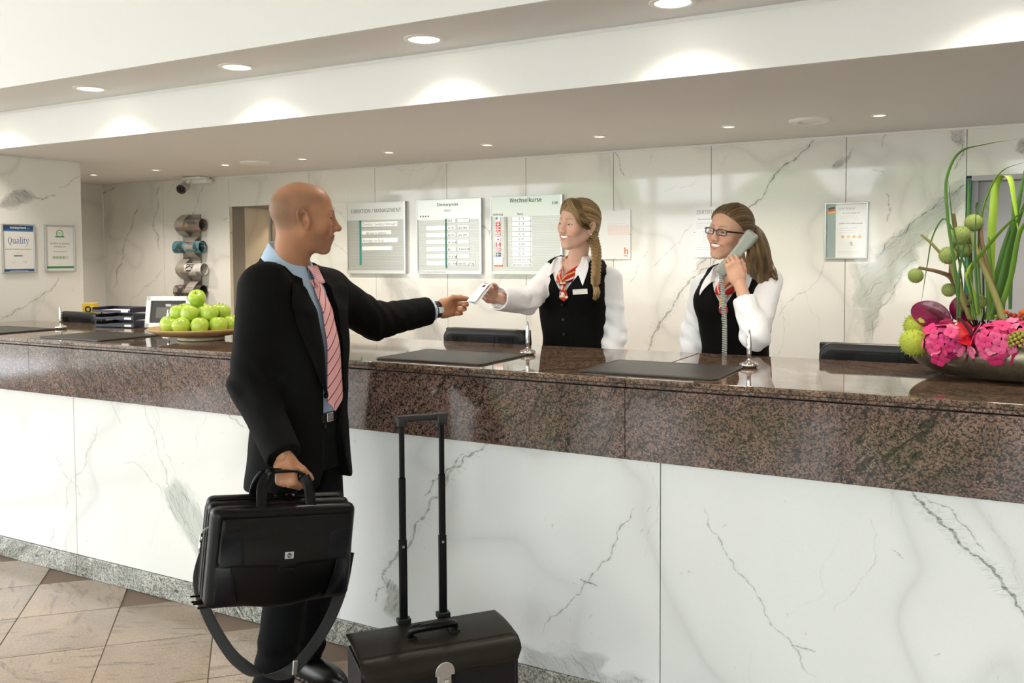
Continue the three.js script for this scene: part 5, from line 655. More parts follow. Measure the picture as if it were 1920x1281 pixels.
function headField(o) {
  const n0 = o.neck[0], n1 = o.neck[1], nr = o.neckR, sm = o.smile, jw = o.jaw;
  return (P) => {
    const q = [Math.abs(P[0]), P[1], P[2]];
    let d = ell(q, [0, 0.034, -0.02], [0.0755 * o.wide, 0.0875, 0.098]);
    d = smin(d, ell(q, [0, 0.042, 0.03], [0.06, 0.058, 0.054]), 0.03);
    d = smin(d, ell(q, [0, -0.03, 0.024], [0.0575 * jw, 0.08, 0.064]), 0.028);
    d = smin(d, cone(q, [0.0535 * jw, -0.048, -0.004], [0.014, -0.099, 0.058], 0.0165, 0.015), 0.03);
    d = smin(d, ell(q, [0, -0.1, 0.066], [0.02 * jw, 0.0165, 0.0165]), 0.022);
    d = smin(d, ell(q, [0.041 + 0.001 * sm, -0.022 + 0.002 * sm, 0.056 + 0.002 * sm], [0.021 + 0.003 * sm, 0.022 + 0.003 * sm, 0.021 + 0.001 * sm]), 0.026);
    d = smin(d, cone(q, [0.01, 0.022, 0.083], [0.045, 0.021, 0.066], o.brow, o.brow * 0.8), 0.02);
    d = smax(d, -ell(q, [0.031, 0.002, 0.1], [0.0185, 0.0115, 0.0185]), 0.014);
    d = smin(d, Math.hypot(q[0] - 0.031, q[1] - 0.001, q[2] - 0.0735) - 0.0148, 0.005);
    d = smin(d, cone(q, [0, 0.015, 0.084 + o.nose * 0.6], [0, -0.027, 0.105 + o.nose], 0.0072, 0.009), 0.014);
    d = smin(d, cone(q, [0, 0.008, 0.076], [0, -0.031, 0.092], 0.009, 0.0125), 0.01);
    d = smin(d, ell(q, [0, -0.031, 0.106 + o.nose], [0.0105, 0.0098, 0.0105]), 0.008);
    d = smin(d, ell(q, [0.0108, -0.0345, 0.097], [0.0078, 0.0078, 0.0095]), 0.007);
    d = smax(d, -ell(q, [0.0055, -0.0425, 0.103], [0.0033, 0.0034, 0.0045]), 0.003);
    d = smin(d, ell(q, [0, -0.064, 0.068], [0.03, 0.026, 0.027]), 0.018);
    const cx = 0.0225 + 0.0105 * sm, cy = -0.0615 + 0.0085 * sm, cz = 0.084 - 0.005 * sm, op = o.open;
    d = smin(d, cone(q, [0, -0.057 + op * 0.25, 0.0955], [cx * 0.6, -0.0575 + op * 0.25 + sm * 0.001, 0.0925], 0.0036, 0.0036), 0.005); d = smin(d, cone(q, [cx * 0.6, -0.0575 + op * 0.25 + sm * 0.001, 0.0925], [cx, cy, cz], 0.0036, 0.002), 0.005);
    d = smin(d, cone(q, [0, -0.067 - op * 0.72, 0.0932], [cx, cy, cz], 0.0043, 0.002), 0.005);
    d = op > 0.001 ? smax(d, -ell(q, [0, (-0.0605 - op * 0.25 + cy) / 2 + 0.0005, 0.1], [cx * 0.95, 0.0042 + op * 0.42, 0.026]), 0.002) : smax(d, -cone(q, [0, -0.0618, 0.1], [cx, cy, cz + 0.003], 0.0012, 0.0012), 0.003);
    // almond opening of the lids
    const al = ell(q, [0.0315, 0.001 + 0.06 * (q[0] - 0.031), 0.092], [0.0128, 0.0052 * o.lid, 0.013]); d = smax(d, -al, 0.0015);
    // ears
    const ey = q[1] + 0.004, ez = q[2] + 0.014 + ey * 0.25; let e = ell([q[0] - (ez < 0 ? -ez * 0.35 : 0), ey, ez], [0.0785 * o.wide, 0, 0], [0.008, 0.031 * o.ear, 0.0185 * o.ear]);
    e = smax(e, -ell([q[0], ey, ez], [0.0895 * o.wide, 0.002, 0.002], [0.0095, 0.0205 * o.ear, 0.0115 * o.ear]), 0.003); { const rx = 0.0275 * o.ear, rz = 0.0165 * o.ear, kk = Math.hypot(ey / rx, ez / rz), lift = ez < 0 ? -ez * 0.35 : 0, wgt = ez > 0.006 && ey < 0.012 ? 0.004 : 0; e = smin(e, Math.hypot((kk - 1) * rz, q[0] - lift - 0.0835 * o.wide) - 0.0034 + wgt, 0.003); e = smin(e, ell([q[0], ey, ez], [0.081 * o.wide, -0.026 * o.ear, 0.004], [0.0055, 0.0085, 0.007]), 0.004); e = smin(e, Math.hypot((Math.hypot((ey - 0.002) / 0.015, (ez + 0.001) / 0.0095) - 1) * 0.0095, q[0] - 0.0835 * o.wide) - 0.0018 + (ez > 0.004 ? 0.004 : 0), 0.002); } e = smin(e, ell([q[0], ey, ez], [0.078 * o.wide, -0.004, 0.013], [0.005, 0.008, 0.005]), 0.006);
    d = smin(d, e, 0.004);
    d = smin(d, cone(P, n0, n1, nr, nr * 1.08), o.nk ?? 0.03);
    if (o.chest) d = smin(d, o.chest(P), 0.04);
    return d;
  };
}
function headColor(o) {
  return (p) => {
    const x = Math.abs(p[0]), y = p[1], z = p[2]; let c = o.skin;
    const n = fbm3(p[0] * 60, y * 60, z * 60, 3); c = mixc(c, o.blush, clamp(0.55 * (n - 0.4) + 0.55 * Math.exp(-((x - 0.042) ** 2 + (y + 0.024) ** 2 + (z - 0.07) ** 2) / 0.0009) * o.rosy));
    const fz = z > 0.045 && y > -0.1;
    if (fz) {
      const t = clamp((x - 0.013) / 0.033), by = 0.0225 + 0.0045 * Math.sin(t * 2.4) + o.browY; const bd = Math.abs(y - by) / (0.0036 * (1 - 0.55 * t)); if (x > 0.011 && x < 0.048 && bd < 1.25) c = mixc(c, o.hair, 0.85 * o.browA * sstep(1.25, 0.6, bd));
      const ex = x - 0.0315, eyy = y - 0.001 - 0.06 * (x - 0.031), ed = Math.hypot(ex / 0.0135, eyy / (0.006 * o.lid)); if (z > 0.06 && ed < 1.35 && eyy > -0.001) c = mixc(c, o.lash, sstep(1.35, 1.0, ed) * 0.9); else if (z > 0.06 && ed < 1.2) c = mixc(c, o.lash, sstep(1.2, 1.0, ed) * 0.5);
      const cx = 0.0225 + 0.0105 * o.smile, cyy = -0.0615 + 0.0085 * o.smile, k = clamp(x / cx), up = lerp(-0.0525 + o.open * 0.25, cyy + 0.001, k ** 1.6), lo = lerp(-0.0715 - o.open * 0.72, cyy - 0.001, k ** 1.7); if (x < cx + 0.001 && y < up && y > lo && z > 0.07) c = mixc(c, o.lip, 0.85);
    }
    if (o.stubble) {
      const line = 0.062 - sstep(0.02, -0.06, z) * 0.1 - sstep(0.05, 0.075, x) * 0.02, g = 0.8 + 0.4 * noise3(p[0] * 700, y * 700, z * 700);
      const hairZone = sstep(line - 0.012, line + 0.014, y) * sstep(0.105, 0.06, y) * sstep(0.07, 0.045, z) * sstep(0.05, 0.062, x + Math.max(0, -z - 0.03)); c = mixc(c, [0.16, 0.105, 0.07], 0.42 * hairZone * g);
      const nape = sstep(-0.06, -0.02, y) * sstep(-0.045, -0.07, z) * sstep(0.08, 0.05, y); c = mixc(c, [0.16, 0.105, 0.07], 0.4 * nape * g);
      const beard = sstep(-0.035, -0.06, y) * sstep(-0.125, -0.1, y) * sstep(-0.005, 0.03, z); c = mixc(c, [0.14, 0.09, 0.065], 0.3 * beard * g);
    }
    return c;
  };
}
function eyes(parent, mat4, iris, gaze = [0, 0]) {
  for (const s of [-1, 1]) {
    const g = new THREE.SphereGeometry(0.0127, 28, 20); const gx = gaze[0], gy = gaze[1];
    paint(g, (p) => { const l = 0.0127, a = Math.acos(clamp((p[0] * Math.sin(gx) + p[1] * Math.sin(gy) + p[2] * Math.cos(gx) * Math.cos(gy)) / l, -1, 1)); return a < 0.22 ? [0.008, 0.008, 0.008] : a < 0.55 ? iris : [0.6, 0.57, 0.54]; });
    g.translate(s * 0.031, 0.001, 0.0755); g.applyMatrix4(mat4); obj('eye', g, eyeMat, parent);
  }
}
function teeth(parent, mat4, o) {
  const cx = 0.0225 + 0.0105 * o.smile, cy = -0.0615 + 0.0085 * o.smile, top = -0.0565 + o.open * 0.2;
  const g = sheet((u, v) => { const t = (u - 0.5) * 2, k = Math.abs(t), scal = 0.0006 * Math.abs(Math.sin(u * Math.PI * 8)); return V(t * cx * 0.93, lerp(top + 0.001, lerp(-0.0655 - o.open * 0.6, cy - 0.001, k * k) + scal * 2, v) + k * k * (cy - top) * (1 - v) * 0.9, 0.0895 - k * k * 0.0135 + scal); }, 48, 4, 0.0015);
  g.applyMatrix4(mat4); obj('teeth', g, phys({ color: 0xf2efe6, roughness: 0.15 }), parent);
}
const yaw3 = (pos, yaw, pitch, roll) => new THREE.Matrix4().compose(pos, new THREE.Quaternion().setFromEuler(new THREE.Euler(pitch, yaw, roll, 'YXZ')), V(1, 1, 1));

// a hand: wrist at 0, fingers along +y, palm towards +z, thumb on the +x side (side -1 mirrors it)
const FB = [[0.0275, 0.088], [0.009, 0.093], [-0.0095, 0.089], [-0.0265, 0.08]], FL = [[0.042, 0.026, 0.021], [0.046, 0.03, 0.022], [0.042, 0.028, 0.021], [0.033, 0.021, 0.018]], FR = [0.0087, 0.009, 0.0085, 0.0074];
function handGeo(o) {
  const s = o.side, k = o.scale ?? 1, segs = [];
  for (let f = 0; f < 4; f++) {
    let p = [FB[f][0], FB[f][1], 0], A = 0; const sp = (o.spread?.[f] ?? 0) * Math.PI / 180;
    for (let j = 0; j < 3; j++) { A += o.curl[f][j] * Math.PI / 180; const L = FL[f][j], q = [p[0] + Math.sin(sp) * Math.cos(A) * L, p[1] + Math.cos(sp) * Math.cos(A) * L, p[2] + Math.sin(A) * L]; segs.push([f, p, q, FR[f] * (1 - 0.09 * j), FR[f] * (1 - 0.09 * (j + 1))]); p = q; }
  }
  let tp = [0.024, 0.022, 0.008]; const th = []; o.thumb.forEach((d, j) => { const L = [0.042, 0.033, 0.027][j], n = Math.hypot(...d), q = [tp[0] + d[0] / n * L, tp[1] + d[1] / n * L, tp[2] + d[2] / n * L]; th.push([tp, q, [0.0125, 0.0105, 0.0098][j], [0.0105, 0.0098, 0.0078][j]]); tp = q; });
  const f = (P) => {
    const p = [P[0] * s / k, P[1] / k, P[2] / k];
    let d = rbox(p, [0.0005, 0.05, 0], [0.0375, 0.044, 0.0125], 0.012); d = smin(d, ell(p, [0.022, 0.036, 0.01], [0.017, 0.03, 0.0145]), 0.012); d = smin(d, ell(p, [-0.024, 0.036, 0.008], [0.013, 0.032, 0.012]), 0.01);
    d = smin(d, ell([p[0], p[1] > 0.02 ? p[1] - 0.02 : p[1] < -0.02 ? p[1] + 0.02 : 0, p[2]], [0, 0, 0], [0.0275, 0.026, 0.021]), 0.02);
    for (let i = 0; i < 4; i++) d = smin(d, ell(p, [FB[i][0], FB[i][1] - 0.004, -0.004], [0.0095, 0.012, 0.011]), 0.008);
    let fd; const byF = [1, 1, 1, 1]; for (const [n, a, b, r0, r1] of segs) byF[n] = smin(byF[n], cone(p, a, b, r0, r1), 0.003);
    fd = Math.min(...byF); d = smin(d, fd, 0.005);
    let td = 1; for (const [a, b, r0, r1] of th) td = smin(td, cone(p, a, b, r0, r1), 0.004); d = smin(d, td, 0.007);
    return d * k;
  };
  const lo = [-0.075 * k, -0.1 * k, -0.06 * k], hi = [0.11 * k, 0.2 * k, 0.12 * k]; if (s < 0) { [lo[0], hi[0]] = [-hi[0], -lo[0]]; }
  return mesher(f, lo, hi, 0.0024, (p) => { const n = fbm3(p[0] * 90, p[1] * 90, p[2] * 90, 3); let c = mixc(o.skin, o.blush, clamp((n - 0.35) * 0.7)); for (const [, , b] of segs.filter((_, i) => i % 3 === 2)) if (Math.hypot(p[0] * s / k - b[0], p[1] / k - b[1], p[2] / k - b[2]) < 0.011) c = mixc(c, o.blush, 0.4); return c; });
}
function basis(pos, y, z) { const Y = y.clone().normalize(), X = Y.clone().cross(z).normalize(), Z = X.clone().cross(Y); return new THREE.Matrix4().makeBasis(X, Y, Z).setPosition(pos); }
const drop = (p, k) => fbm3(p[0] * k, p[1] * k, p[2] * k, 2) - 0.375;
function personAt(label, x, z, turn) {
  const g = thing('person', label, 'person', [x, 0, z], turn); g.updateMatrixWorld(true); const inv = g.matrixWorld.clone().invert();
  return { g, inv, L: (v) => v.clone().applyMatrix4(inv).toArray(), Lm: (m) => inv.clone().multiply(m) };
}
const frontZ = (f, x, y, z0 = 0.45) => { const p = [x, y, z0]; for (let i = 0; i < 200; i++) { const d = f(p); if (d < 0.0003) break; p[2] -= Math.max(0.0006, d * 0.6); if (p[2] < -0.3) break; } return p[2]; };
const polyD = (poly, x, y) => { let d = 1e9, s = 1; for (let i = 0, j = poly.length - 1; i < poly.length; j = i++) { const [xi, yi] = poly[i], [xj, yj] = poly[j], ex = xj - xi, ey = yj - yi, wx = x - xi, wy = y - yi, t = clamp((wx * ex + wy * ey) / (ex * ex + ey * ey)); d = Math.min(d, Math.hypot(wx - ex * t, wy - ey * t)); if ((yi > y) !== (yj > y) && x < ex * (y - yi) / ey + xi) s = -s; } return d * s; };
function merge2(list) { return mergeGeometries(list.map((g) => { const q = new THREE.BufferGeometry(); for (const k of ['position', 'normal', 'color']) q.setAttribute(k, g.attributes[k]); q.setIndex(g.index); return q; })); }
{ // ---------------- the guest
  const man = personAt('bald man in a dark suit and pink striped tie reaching over the counter', -2.075, -2.275, 1.66), g = man.g, L = man.L;
  const sk = { skin: [0.46, 0.225, 0.125], blush: [0.5, 0.19, 0.105] };
  const Rsh = L(pz(494, 545, -2.09)), Rel = L(pz(470, 722, -2.06)), Rwr = L(pz(532, 855, -1.99)), Lsh = L(pz(618, 552, -2.44)), Lel = L(pz(705, 602, -2.66)), Lwr = L(pz(820, 580, -2.91));
  const headW = pz(572, 410, -2.28), headM = man.Lm(yaw3(headW, 2.42, 0.02, 0.0)), toHead = headM.clone().invert();
  const nb = V(0.0, 1.43, -0.035), nbH = nb.clone().applyMatrix4(toHead).toArray();
  const ho = { neck: [[0, -0.05, -0.035], nbH], neckR: 0.059, wide: 1, smile: 0.25, jaw: 1.06, brow: 0.0105, nose: 0.006, open: 0, lid: 0.75, ear: 1.16, skin: sk.skin, blush: sk.blush, rosy: 0.7, hair: [0.03, 0.02, 0.015], lash: [0.05, 0.03, 0.02], lip: [0.42, 0.16, 0.11], browY: 0, browA: 0.8, stubble: true };
  const headG = mesher(headField(ho), [-0.1, -0.26, -0.16], [0.1, 0.135, 0.14], 0.0019, headColor(ho)); headG.applyMatrix4(headM);
  // hands
  const rhM = man.Lm(basis(pz(530, 853, -1.99), V(0.16, -1, -0.03), V(-0.1, 0, -1))), rh = handGeo({ side: 1, curl: [[62, 82, 50], [66, 84, 50], [66, 84, 50], [62, 84, 50]], thumb: [[0.75, 0.9, 0.35], [0.1, 0.9, 0.75], [-0.35, 0.6, 0.9]], ...sk }); rh.applyMatrix4(rhM);
  const lhW = pz(823, 580, -2.915), lhM = man.Lm(basis(lhW, pz(872, 572, -3.055).sub(lhW), V(0.7, -0.05, 0.7))), lh = handGeo({ side: -1, curl: [[38, 48, 22], [60, 74, 42], [68, 78, 45], [70, 80, 45]], thumb: [[0.42, 0.8, 0.42], [-0.1, 1, 0.42], [-0.22, 1, 0.22]], ...sk }); lh.applyMatrix4(lhM);
  const armSkin = mesher((p) => Math.min(cone(p, Lwr, Lel, 0.027, 0.038), cone(p, Rwr, Rel, 0.027, 0.038), cone(p, Lsh, Lel, 0.05, 0.04), cone(p, Rsh, Rel, 0.05, 0.04), cone(p, Lsh, Rsh, 0.05, 0.05), cone(p, [0, 1.38, -0.03], [0, 1.05, 0], 0.06, 0.09)), [-0.6, 0.7, -0.4], [1.0, 1.5, 0.7], 0.009, () => sk.skin);
  obj('body', merge2([headG, rh, lh, armSkin]), skinMat, g); eyes(g, headM, [0.05, 0.03, 0.015]);
  // shirt, jacket
  const core = [[0.70, 0, 0, 0.155, 0.105], [0.95, 0, 0.005, 0.16, 0.112], [1.05, 0, 0.01, 0.155, 0.115], [1.2, 0, 0.005, 0.165, 0.12], [1.32, 0, -0.01, 0.172, 0.115], [1.39, 0, -0.02, 0.15, 0.095], [1.44, 0, -0.03, 0.1, 0.072], [1.475, 0, -0.035, 0.066, 0.064]];
  const shirtF = (p) => Math.max(trunk(p, core) + 0.002 * Math.sin(p[1] * 60 + p[0] * 30) * sstep(1.1, 0.9, p[1]), 0.955 - p[1]);
  const outer = core.map(([y, x, z, a, b], i) => [y, x, z, a + 0.021, b + 0.019]); outer[0] = [0.72, 0, -0.005, 0.205, 0.15]; outer.splice(1, 0, [0.85, 0, 0, 0.192, 0.14]); outer[2] = [0.97, 0, 0.004, 0.18, 0.134];
  const gap = [[-0.085, 1.5], [0.08, 1.5], [0.066, 1.42], [0.05, 1.3], [0.046, 1.15], [0.05, 1.0], [0.062, 0.86], [0.1, 0.7], [-0.07, 0.7], [-0.05, 0.86], [-0.05, 1.0], [-0.054, 1.15], [-0.062, 1.3], [-0.075, 1.42]];
  const sleeve = (p, sh, el, wr, e) => {
    const end = [lerp(el[0], wr[0], e), lerp(el[1], wr[1], e), lerp(el[2], wr[2], e)]; let d = smin(cone(p, sh, el, 0.081, 0.067), cone(p, el, end, 0.066, 0.056), 0.03);
    const ax = [end[0] - el[0], end[1] - el[1], end[2] - el[2]], n = Math.hypot(...ax), t = ((p[0] - end[0]) * ax[0] + (p[1] - end[1]) * ax[1] + (p[2] - end[2]) * ax[2]) / n; return smax(d, t - 0.004, 0.006);
  };
  const crease = (p, el, s) => { const r = Math.hypot(p[0] - el[0], p[1] - el[1], p[2] - el[2]); return 0.0045 * Math.exp(-r * r / 0.014) * Math.sin((p[1] * 0.8 + p[0] * s + p[2] * 0.5) * 78 + 7 * noise3(p[0] * 14, p[1] * 14, p[2] * 14)); };
  const jacketBody = (p) => {
    const hem = 0.735 + 0.11 * sstep(0.11, 0.03, Math.abs(p[0] - 0.01)) * sstep(0.02, 0.11, p[2]); let d = Math.max(trunk(p, outer, 2.4), hem - p[1]); const rest = smin(sleeve(p, Rsh, Rel, Rwr, 1.0), sleeve(p, Lsh, Lel, Lwr, 0.84), 0.005); d = smin(d, rest, 0.045);
    d = smin(d, cone(p, [-0.08, 1.442, -0.055], [Rsh[0] * 0.9, Rsh[1] + 0.02, Rsh[2]], 0.044, 0.062), 0.05); d = smin(d, cone(p, [0.06, 1.45, -0.05], [Lsh[0] * 0.9, Lsh[1] + 0.03, Lsh[2]], 0.045, 0.055), 0.05);
    d = smin(d, cone(p, [-0.045, 1.468, -0.085], [0.045, 1.468, -0.085], 0.032, 0.032), 0.035);
    if (d > 0.03 || d < -0.03) return d;
    d += 0.005 * drop(p, 9) + 0.004 * drop([p[0] * 2.2, p[1] * 0.5, p[2] * 2.2], 13) + crease(p, Rel, 0.6) + crease(p, Lel, 1.3);
    return d;
  };
  const neckHole = (p) => Math.hypot((p[0]) / 1, (p[2] + 0.03) / 1) - 0.083 - Math.max(0, p[1] - 1.44) * 0.35;
  const jk = mesher((p) => { let d = jacketBody(p); if (d > 0.012) return d; d = smax(d, -gapIn(p), 0.003); d = smax(d, -Math.max(neckHole(p), 1.44 - p[1]), 0.004); return Math.max(d, p[1] - 1.53); }, [-0.45, 0.68, -0.32], [0.85, 1.56, 0.72], 0.007);
  function gapIn(p) { return p[2] < -0.06 || Math.abs(p[0]) > 0.16 ? Math.max(Math.abs(p[0]) - 0.1, -0.03 - p[2]) : Math.max(polyD(gap, p[0], p[1]), -0.03 - p[2]); }
  obj('jacket', jk, M.suit, g);
  obj('shirt', mesher(shirtF, [-0.25, 0.9, -0.25], [0.25, 1.52, 0.25], 0.006), M.shirtBlue, g);
  for (const [a, b, c] of [[Lel, Lwr, 0.92], [Rel, Rwr, 1.01]]) { const m = (t) => [lerp(a[0], b[0], t), lerp(a[1], b[1], t), lerp(a[2], b[2], t)], e = m(c), s0 = m(0.7), ax = [e[0] - s0[0], e[1] - s0[1], e[2] - s0[2]], n = Math.hypot(...ax), lo = [0, 1, 2].map((i) => Math.min(e[i], s0[i]) - 0.06), hi = [0, 1, 2].map((i) => Math.max(e[i], s0[i]) + 0.06); obj('shirt_cuff', mesher((p) => Math.max(cone(p, s0, e, 0.044, 0.043), ((p[0] - e[0]) * ax[0] + (p[1] - e[1]) * ax[1] + (p[2] - e[2]) * ax[2]) / n), lo, hi, 0.005), M.shirtBlue, g); }
  // collar leaf round the neck, open in front
  const nAx = V(...headM.clone().multiply(new THREE.Matrix4()).elements.slice(12, 15)).sub(nb); const col = sheet((u, v) => {
    const a = lerp(0.16, Math.PI * 2 - 0.16, u), fr = Math.pow(Math.abs(Math.cos(a / 2)), 1.5), front = Math.max(0, Math.cos(a)), R = lerp(0.067, 0.094 + 0.016 * front, v), drp = (0.05 + 0.062 * Math.pow(front, 2.5)) * v;
    const c = V(0, lerp(1.556, 1.468, Math.pow((1 + Math.cos(a)) / 2, 1.3)), -0.03); return V(c.x + Math.sin(a) * R, c.y - drp, c.z + Math.cos(a) * R * (1 + 0.1 * front));
  }, 64, 8, 0.003); obj('collar', col, M.shirtBlue, g);
  const band = sheet((u, v) => { const a = lerp(0.1, Math.PI * 2 - 0.1, u), front = Math.max(0, Math.cos(a)); return V(Math.sin(a) * 0.0655, lerp(lerp(1.555, 1.467, Math.pow((1 + Math.cos(a)) / 2, 1.3)), 1.42, v), -0.03 + Math.cos(a) * 0.0655 * (1 + 0.08 * front)); }, 48, 4, 0.003); obj('collar_band', band, M.shirtBlue, g);
  // tie
  const tc = canvasOf(256, 1024), tg = tc.getContext('2d'); tg.fillStyle = '#eeb0ae'; tg.fillRect(0, 0, 256, 1024); tg.lineWidth = 3; for (let i = -10; i < 60; i++) { tg.strokeStyle = 'rgba(255,236,232,0.55)'; tg.beginPath(); tg.moveTo(0, i * 22); tg.lineTo(256, i * 22 + 90); tg.stroke(); } for (let i = -3; i < 12; i++) { tg.strokeStyle = '#a63a5c'; tg.lineWidth = 13; tg.beginPath(); tg.moveTo(0, i * 96); tg.lineTo(256, i * 96 + 150); tg.stroke(); tg.strokeStyle = 'rgba(255,240,238,0.7)'; tg.lineWidth = 5; tg.beginPath(); tg.moveTo(0, i * 96 + 16); tg.lineTo(256, i * 96 + 166); tg.stroke(); }
  const tm = texMat(tc, { roughness: 0.55, sheen: 0.3 }); const sf = (x, y) => frontZ(shirtF, x, y, 0.3);
  const tie = sheet((u, v) => { const y = lerp(1.425, 0.985, v), w = lerp(0.021, 0.043, Math.min(1, v * 1.25)) * (v > 0.92 ? (1 - v) / 0.08 : 1), x = (u - 0.5) * 2 * w + 0.004; return V(x, y - (v > 0.92 ? 0 : 0), sf(0, y) + 0.012 + 0.012 * v - 0.25 * x * x / 0.05 * 0.4); }, 8, 40, 0.004); obj('tie', tie, tm, g);
  const knot = sheet((u, v) => { const w = lerp(0.026, 0.017, v), a = (u - 0.5) * 2.2; return V(Math.sin(a) * w * 1.05 + 0.004, lerp(1.472, 1.415, v), 0.05 + 0.018 * Math.cos(a) + lerp(0.0, 0.035, v)); }, 10, 6, 0.006); obj('tie_knot', knot, tm, g);
  // lapels and jacket collar follow the jacket front
  const jf = (x, y) => frontZ(jacketBody, x, y, 0.32);
  for (const s of [-1, 1]) {
    const edge = (y) => { const xs = s < 0 ? [[1.5, -0.085], [1.42, -0.075], [1.3, -0.062], [1.15, -0.054], [1.0, -0.05]] : [[1.5, 0.08], [1.42, 0.066], [1.3, 0.05], [1.15, 0.046], [1.0, 0.05]]; for (let i = 0; i < 4; i++) if (y <= xs[i][0] && y >= xs[i + 1][0]) return lerp(xs[i][1], xs[i + 1][1], (xs[i][0] - y) / (xs[i][0] - xs[i + 1][0])); return xs[4][1]; };
    obj('lapel', sheet((u, v) => { const y = lerp(1.405, 1.06, v), w = 0.088 * Math.pow(Math.sin(Math.min(1, (1 - v) * 1.12) * Math.PI * 0.5), 0.8) * (v < 0.08 ? 0.75 + v * 3.1 : 1), x = edge(y) + s * u * w, yy = y + u * (0.018 - 0.03 * v); return V(x, yy, jf(x, yy) + 0.005 + 0.007 * Math.sin(u * Math.PI * 0.9)); }, 8, 28, 0.0035), M.suit, g);
    obj('jacket_collar', sheet((u, v) => { const a = lerp(0.02, 1, u), th = lerp(Math.PI, 0.62, a) * s, R = lerp(0.088, 0.106 + 0.012 * a, v), y = lerp(1.522, 1.43, Math.pow(a, 1.3)) - v * lerp(0.055, 0.03, a); return V(Math.sin(th) * R * (1 + 0.1 * v), y, -0.034 + Math.cos(th) * R * 1.02 + 0.018 * a * a); }, 24, 6, 0.004), M.suit, g);
  }
  const disc = (r, n) => { const b = cyl(r, r, 0.004, 18); b.rotateX(Math.PI / 2); return b; };
  for (const y of [1.045, 0.945]) { const b = disc(0.0105); b.translate(-0.048, y, jf(-0.048, y) + 0.001); obj('button', b, M.button, g); }
  for (let i = 0; i < 4; i++) { const t = 0.68 + i * 0.062, c = V(lerp(Rel[0], Rwr[0], t), lerp(Rel[1], Rwr[1], t), lerp(Rel[2], Rwr[2], t)), b = new THREE.SphereGeometry(0.0085, 14, 8); b.scale(1, 1, 0.5); b.rotateY(-Math.PI / 2 - 0.5); b.translate(c.x - 0.047, c.y - 0.004, c.z - 0.022); obj('sleeve_button', b, M.button, g); }
  // trousers, belt, shoes
  const Rk = [-0.1, 0.48, 0.03], Lk = [0.1, 0.48, 0.02], Ra = L(pz(512, 1292, -2.13)), La = L(pz(572, 1238, -2.36)); Ra[1] = La[1] = 0.085;
  const tr = mesher((p) => { let d = trunk(p, [[0.78, 0, 0, 0.165, 0.115], [0.9, 0, 0.0, 0.163, 0.113], [1.0, 0, 0.005, 0.157, 0.112]]); d = smin(d, smin(cone(p, [-0.085, 0.84, -0.01], Rk, 0.1, 0.076), cone(p, Rk, [Ra[0], 0.09, Ra[2]], 0.076, 0.064), 0.03), 0.03); d = smin(d, smin(cone(p, [0.085, 0.84, -0.01], Lk, 0.1, 0.076), cone(p, Lk, [La[0], 0.09, La[2]], 0.076, 0.064), 0.03), 0.015); if (d > 0.03 || d < -0.03) return Math.max(d, 0.045 - p[1]); d += 0.007 * drop([p[0] * 1.5, p[1] * 0.8, p[2] * 1.5], 12) + 0.004 * sstep(0.35, 0.1, p[1]) * Math.sin(p[1] * 90 + 4 * noise3(p[0] * 9, p[1] * 9, p[2] * 9)); return Math.max(d, 0.045 - p[1]); }, [-0.32, 0.02, -0.35], [0.35, 1.02, 0.35], 0.008);
  obj('trousers', tr, M.trouser, g); obj('belt', mesher((p) => Math.max(trunk(p, core) - 0.004, Math.abs(p[1] - 0.965) - 0.017), [-0.2, 0.9, -0.2], [0.2, 1.02, 0.2], 0.006), M.shoe, g); obj('belt_buckle', box(0.035, 0.03, 0.006, -0.005, 0.965, 0.128, 0.002), M.chrome, g);
  for (const [a, tx] of [[Ra, 0.12], [La, -0.25]]) obj('shoe', mesher((p0) => { const c = Math.cos(tx), s = Math.sin(tx), dx = p0[0] - a[0], dz = p0[2] - a[2], p = [dx * c - dz * s, p0[1], dx * s + dz * c]; let d = ell(p, [0, 0.035, 0.07], [0.047, 0.045, 0.15]); d = smin(d, ell(p, [0, 0.06, -0.02], [0.04, 0.05, 0.055]), 0.04); d = Math.max(d, 0.012 - p[1]); return Math.min(d, rbox(p, [0, 0.007, 0.055], [0.044, 0.007, 0.135], 0.006)); }, [a[0] - 0.2, -0.004, a[2] - 0.22], [a[0] + 0.2, 0.14, a[2] + 0.28], 0.006), M.shoe, g);
  // watch on the left wrist
  const wm = lhM.clone(), wt = new THREE.TorusGeometry(0.0305, 0.0035, 8, 40); wt.scale(1, 0.8, 3.4); wt.rotateX(Math.PI / 2); wt.translate(0, -0.012, 0); wt.applyMatrix4(wm); obj('watch_strap', wt, phys({ color: 0x16130f, roughness: 0.35 }), g);
  const wp = box(0.026, 0.026, 0.006, 0, -0.012, 0.0285, 0.002); wp.applyMatrix4(wm); obj('watch_plate', wp, M.chrome, g);
}
